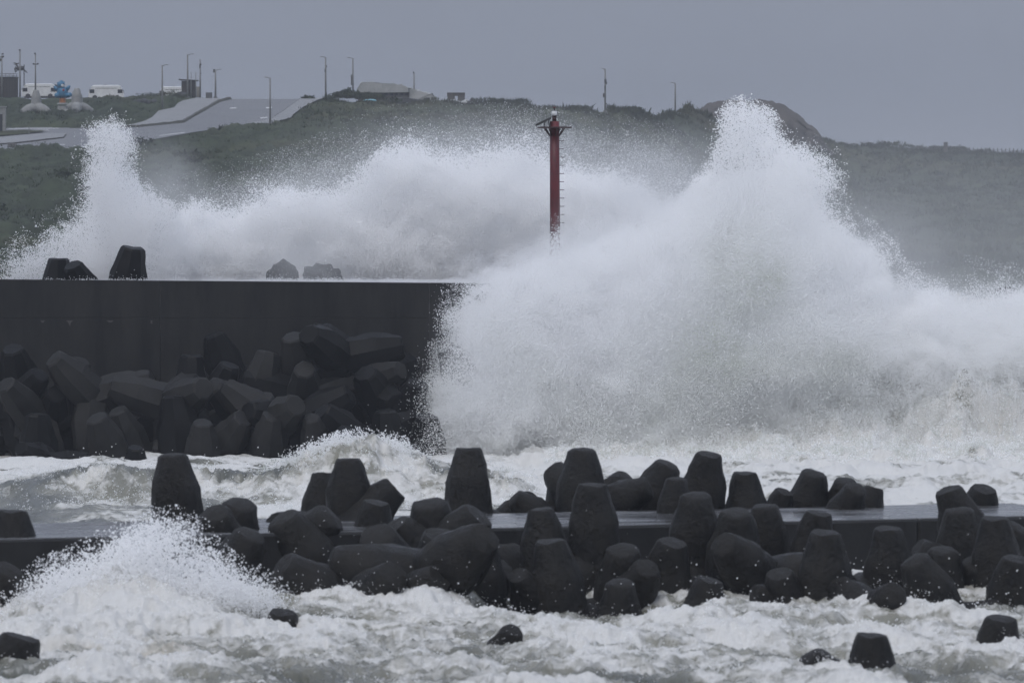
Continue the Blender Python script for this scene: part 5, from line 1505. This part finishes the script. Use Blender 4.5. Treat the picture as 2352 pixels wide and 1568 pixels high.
# soft bodies of drifting mist, thinning out raggedly to nothing
def mist(x, y, D, r, dens, label, seed, nscale=1.6):
    b = MB(); b.box((0, 0, 0), (2, 2, 2))
    m = bpy.data.materials.new('sea_mist'); m.use_nodes = True
    t = m.node_tree; t.nodes.clear()
    N = t.nodes.new
    o = N('ShaderNodeOutputMaterial'); v = N('ShaderNodeVolumePrincipled'); tc = N('ShaderNodeTexCoord')
    nz = N('ShaderNodeTexNoise'); nz.noise_dimensions = '4D'; nz.inputs['W'].default_value = seed * 3.7
    nz.inputs['Scale'].default_value = nscale; nz.inputs['Detail'].default_value = 4; nz.inputs['Roughness'].default_value = .6; nz.inputs['Distortion'].default_value = .6
    ln = N('ShaderNodeVectorMath'); ln.operation = 'LENGTH'
    t.links.new(tc.outputs['Object'], nz.inputs['Vector']); t.links.new(tc.outputs['Object'], ln.inputs[0])
    # fall-off: (1 - |p|) plus noise, floored at zero
    a = N('ShaderNodeMath'); a.operation = 'SUBTRACT'; a.inputs[0].default_value = 0.92
    t.links.new(ln.outputs['Value'], a.inputs[1])
    ns = N('ShaderNodeMath'); ns.operation = 'MULTIPLY_ADD'; ns.inputs[1].default_value = 1.5; ns.inputs[2].default_value = -0.72
    t.links.new(nz.outputs['Fac'], ns.inputs[0])
    ed = N('ShaderNodeMapRange'); ed.interpolation_type = 'SMOOTHSTEP'; ed.inputs['From Min'].default_value = 0.0; ed.inputs['From Max'].default_value = 0.8
    t.links.new(a.outputs[0], ed.inputs['Value'])
    one = N('ShaderNodeMath'); one.operation = 'ADD'; one.inputs[1].default_value = 0.55
    t.links.new(ns.outputs[0], one.inputs[0])
    mu = N('ShaderNodeMath'); mu.operation = 'MULTIPLY'; mu.use_clamp = True
    t.links.new(ed.outputs[0], mu.inputs[0]); t.links.new(one.outputs[0], mu.inputs[1])
    md = N('ShaderNodeMath'); md.operation = 'MULTIPLY'; md.inputs[1].default_value = dens
    t.links.new(mu.outputs[0], md.inputs[0]); t.links.new(md.outputs[0], v.inputs['Density'])
    v.inputs['Color'].default_value = (0.97, 0.975, 0.985, 1)
    t.links.new(v.outputs[0], o.inputs['Volume'])
    ob = b.build('sea_mist', m); ob.location = at(x, y, D); ob.scale = r
    tag(ob, label, 'mist', kind='stuff')
mist(1120, 470, 236, (14, 4.5, 5.5), .35, 'soft mist hanging over the long bank of spray', 1)
mist(680, 540, 236, (9, 3, 3.6), .35, 'soft mist between the jet and the bank of spray', 2)
mist(370, 480, 231, (3.4, 2.0, 4.0), .45, 'soft mist trailing right of the jet', 3)
mist(1560, 470, 226, (6, 3.5, 4.2), .28, 'soft mist between the beacon and the towering burst', 7)
mist(1950, 640, 228, (6.5, 4, 5.0), .22, 'soft mist right of the towering burst', 4)
mist(2250, 600, 430, (60, 70, 17), .011, 'wide veil of mist drifting before the right hillside', 5)
mist(1110, 910, 205.0, (2.8, 2.2, 4.2), .40, 'soft mist at the left edge of the towering burst', 6)
mist(1560, 800, 207.0, (11, 3.6, 7.0), .55, 'soft white mist inside the towering burst', 8, 2.4)
mist(2120, 740, 218.0, (7, 3.5, 2.8), .30, 'soft mist over the great swell at the right', 9, 2.4)
mist(700, 612, 223.6, (3.4, 1.2, 1.5), .62, 'thin mist veiling the two rocks behind the wall', 10, 1.2)
# ------------------------------------------------------------------ the hazy air over everything
def build_haze():
    b = MB()
    b.box((0, 950, 20.5), (1500, 2000, 47))
    m = bpy.data.materials.new('pale_haze'); m.use_nodes = True
    t = m.node_tree; t.nodes.clear()
    o = t.nodes.new('ShaderNodeOutputMaterial'); v = t.nodes.new('ShaderNodeVolumePrincipled')
    v.inputs['Color'].default_value = (0.80, 0.84, 0.93, 1)
    v.inputs['Density'].default_value = HAZE_DENSITY
    t.links.new(v.outputs[0], o.inputs['Volume'])
    tag(b.build('haze', m), 'pale sea haze filling the air', 'haze', kind='stuff')
HAZE_DENSITY = 0.00021
build_haze()
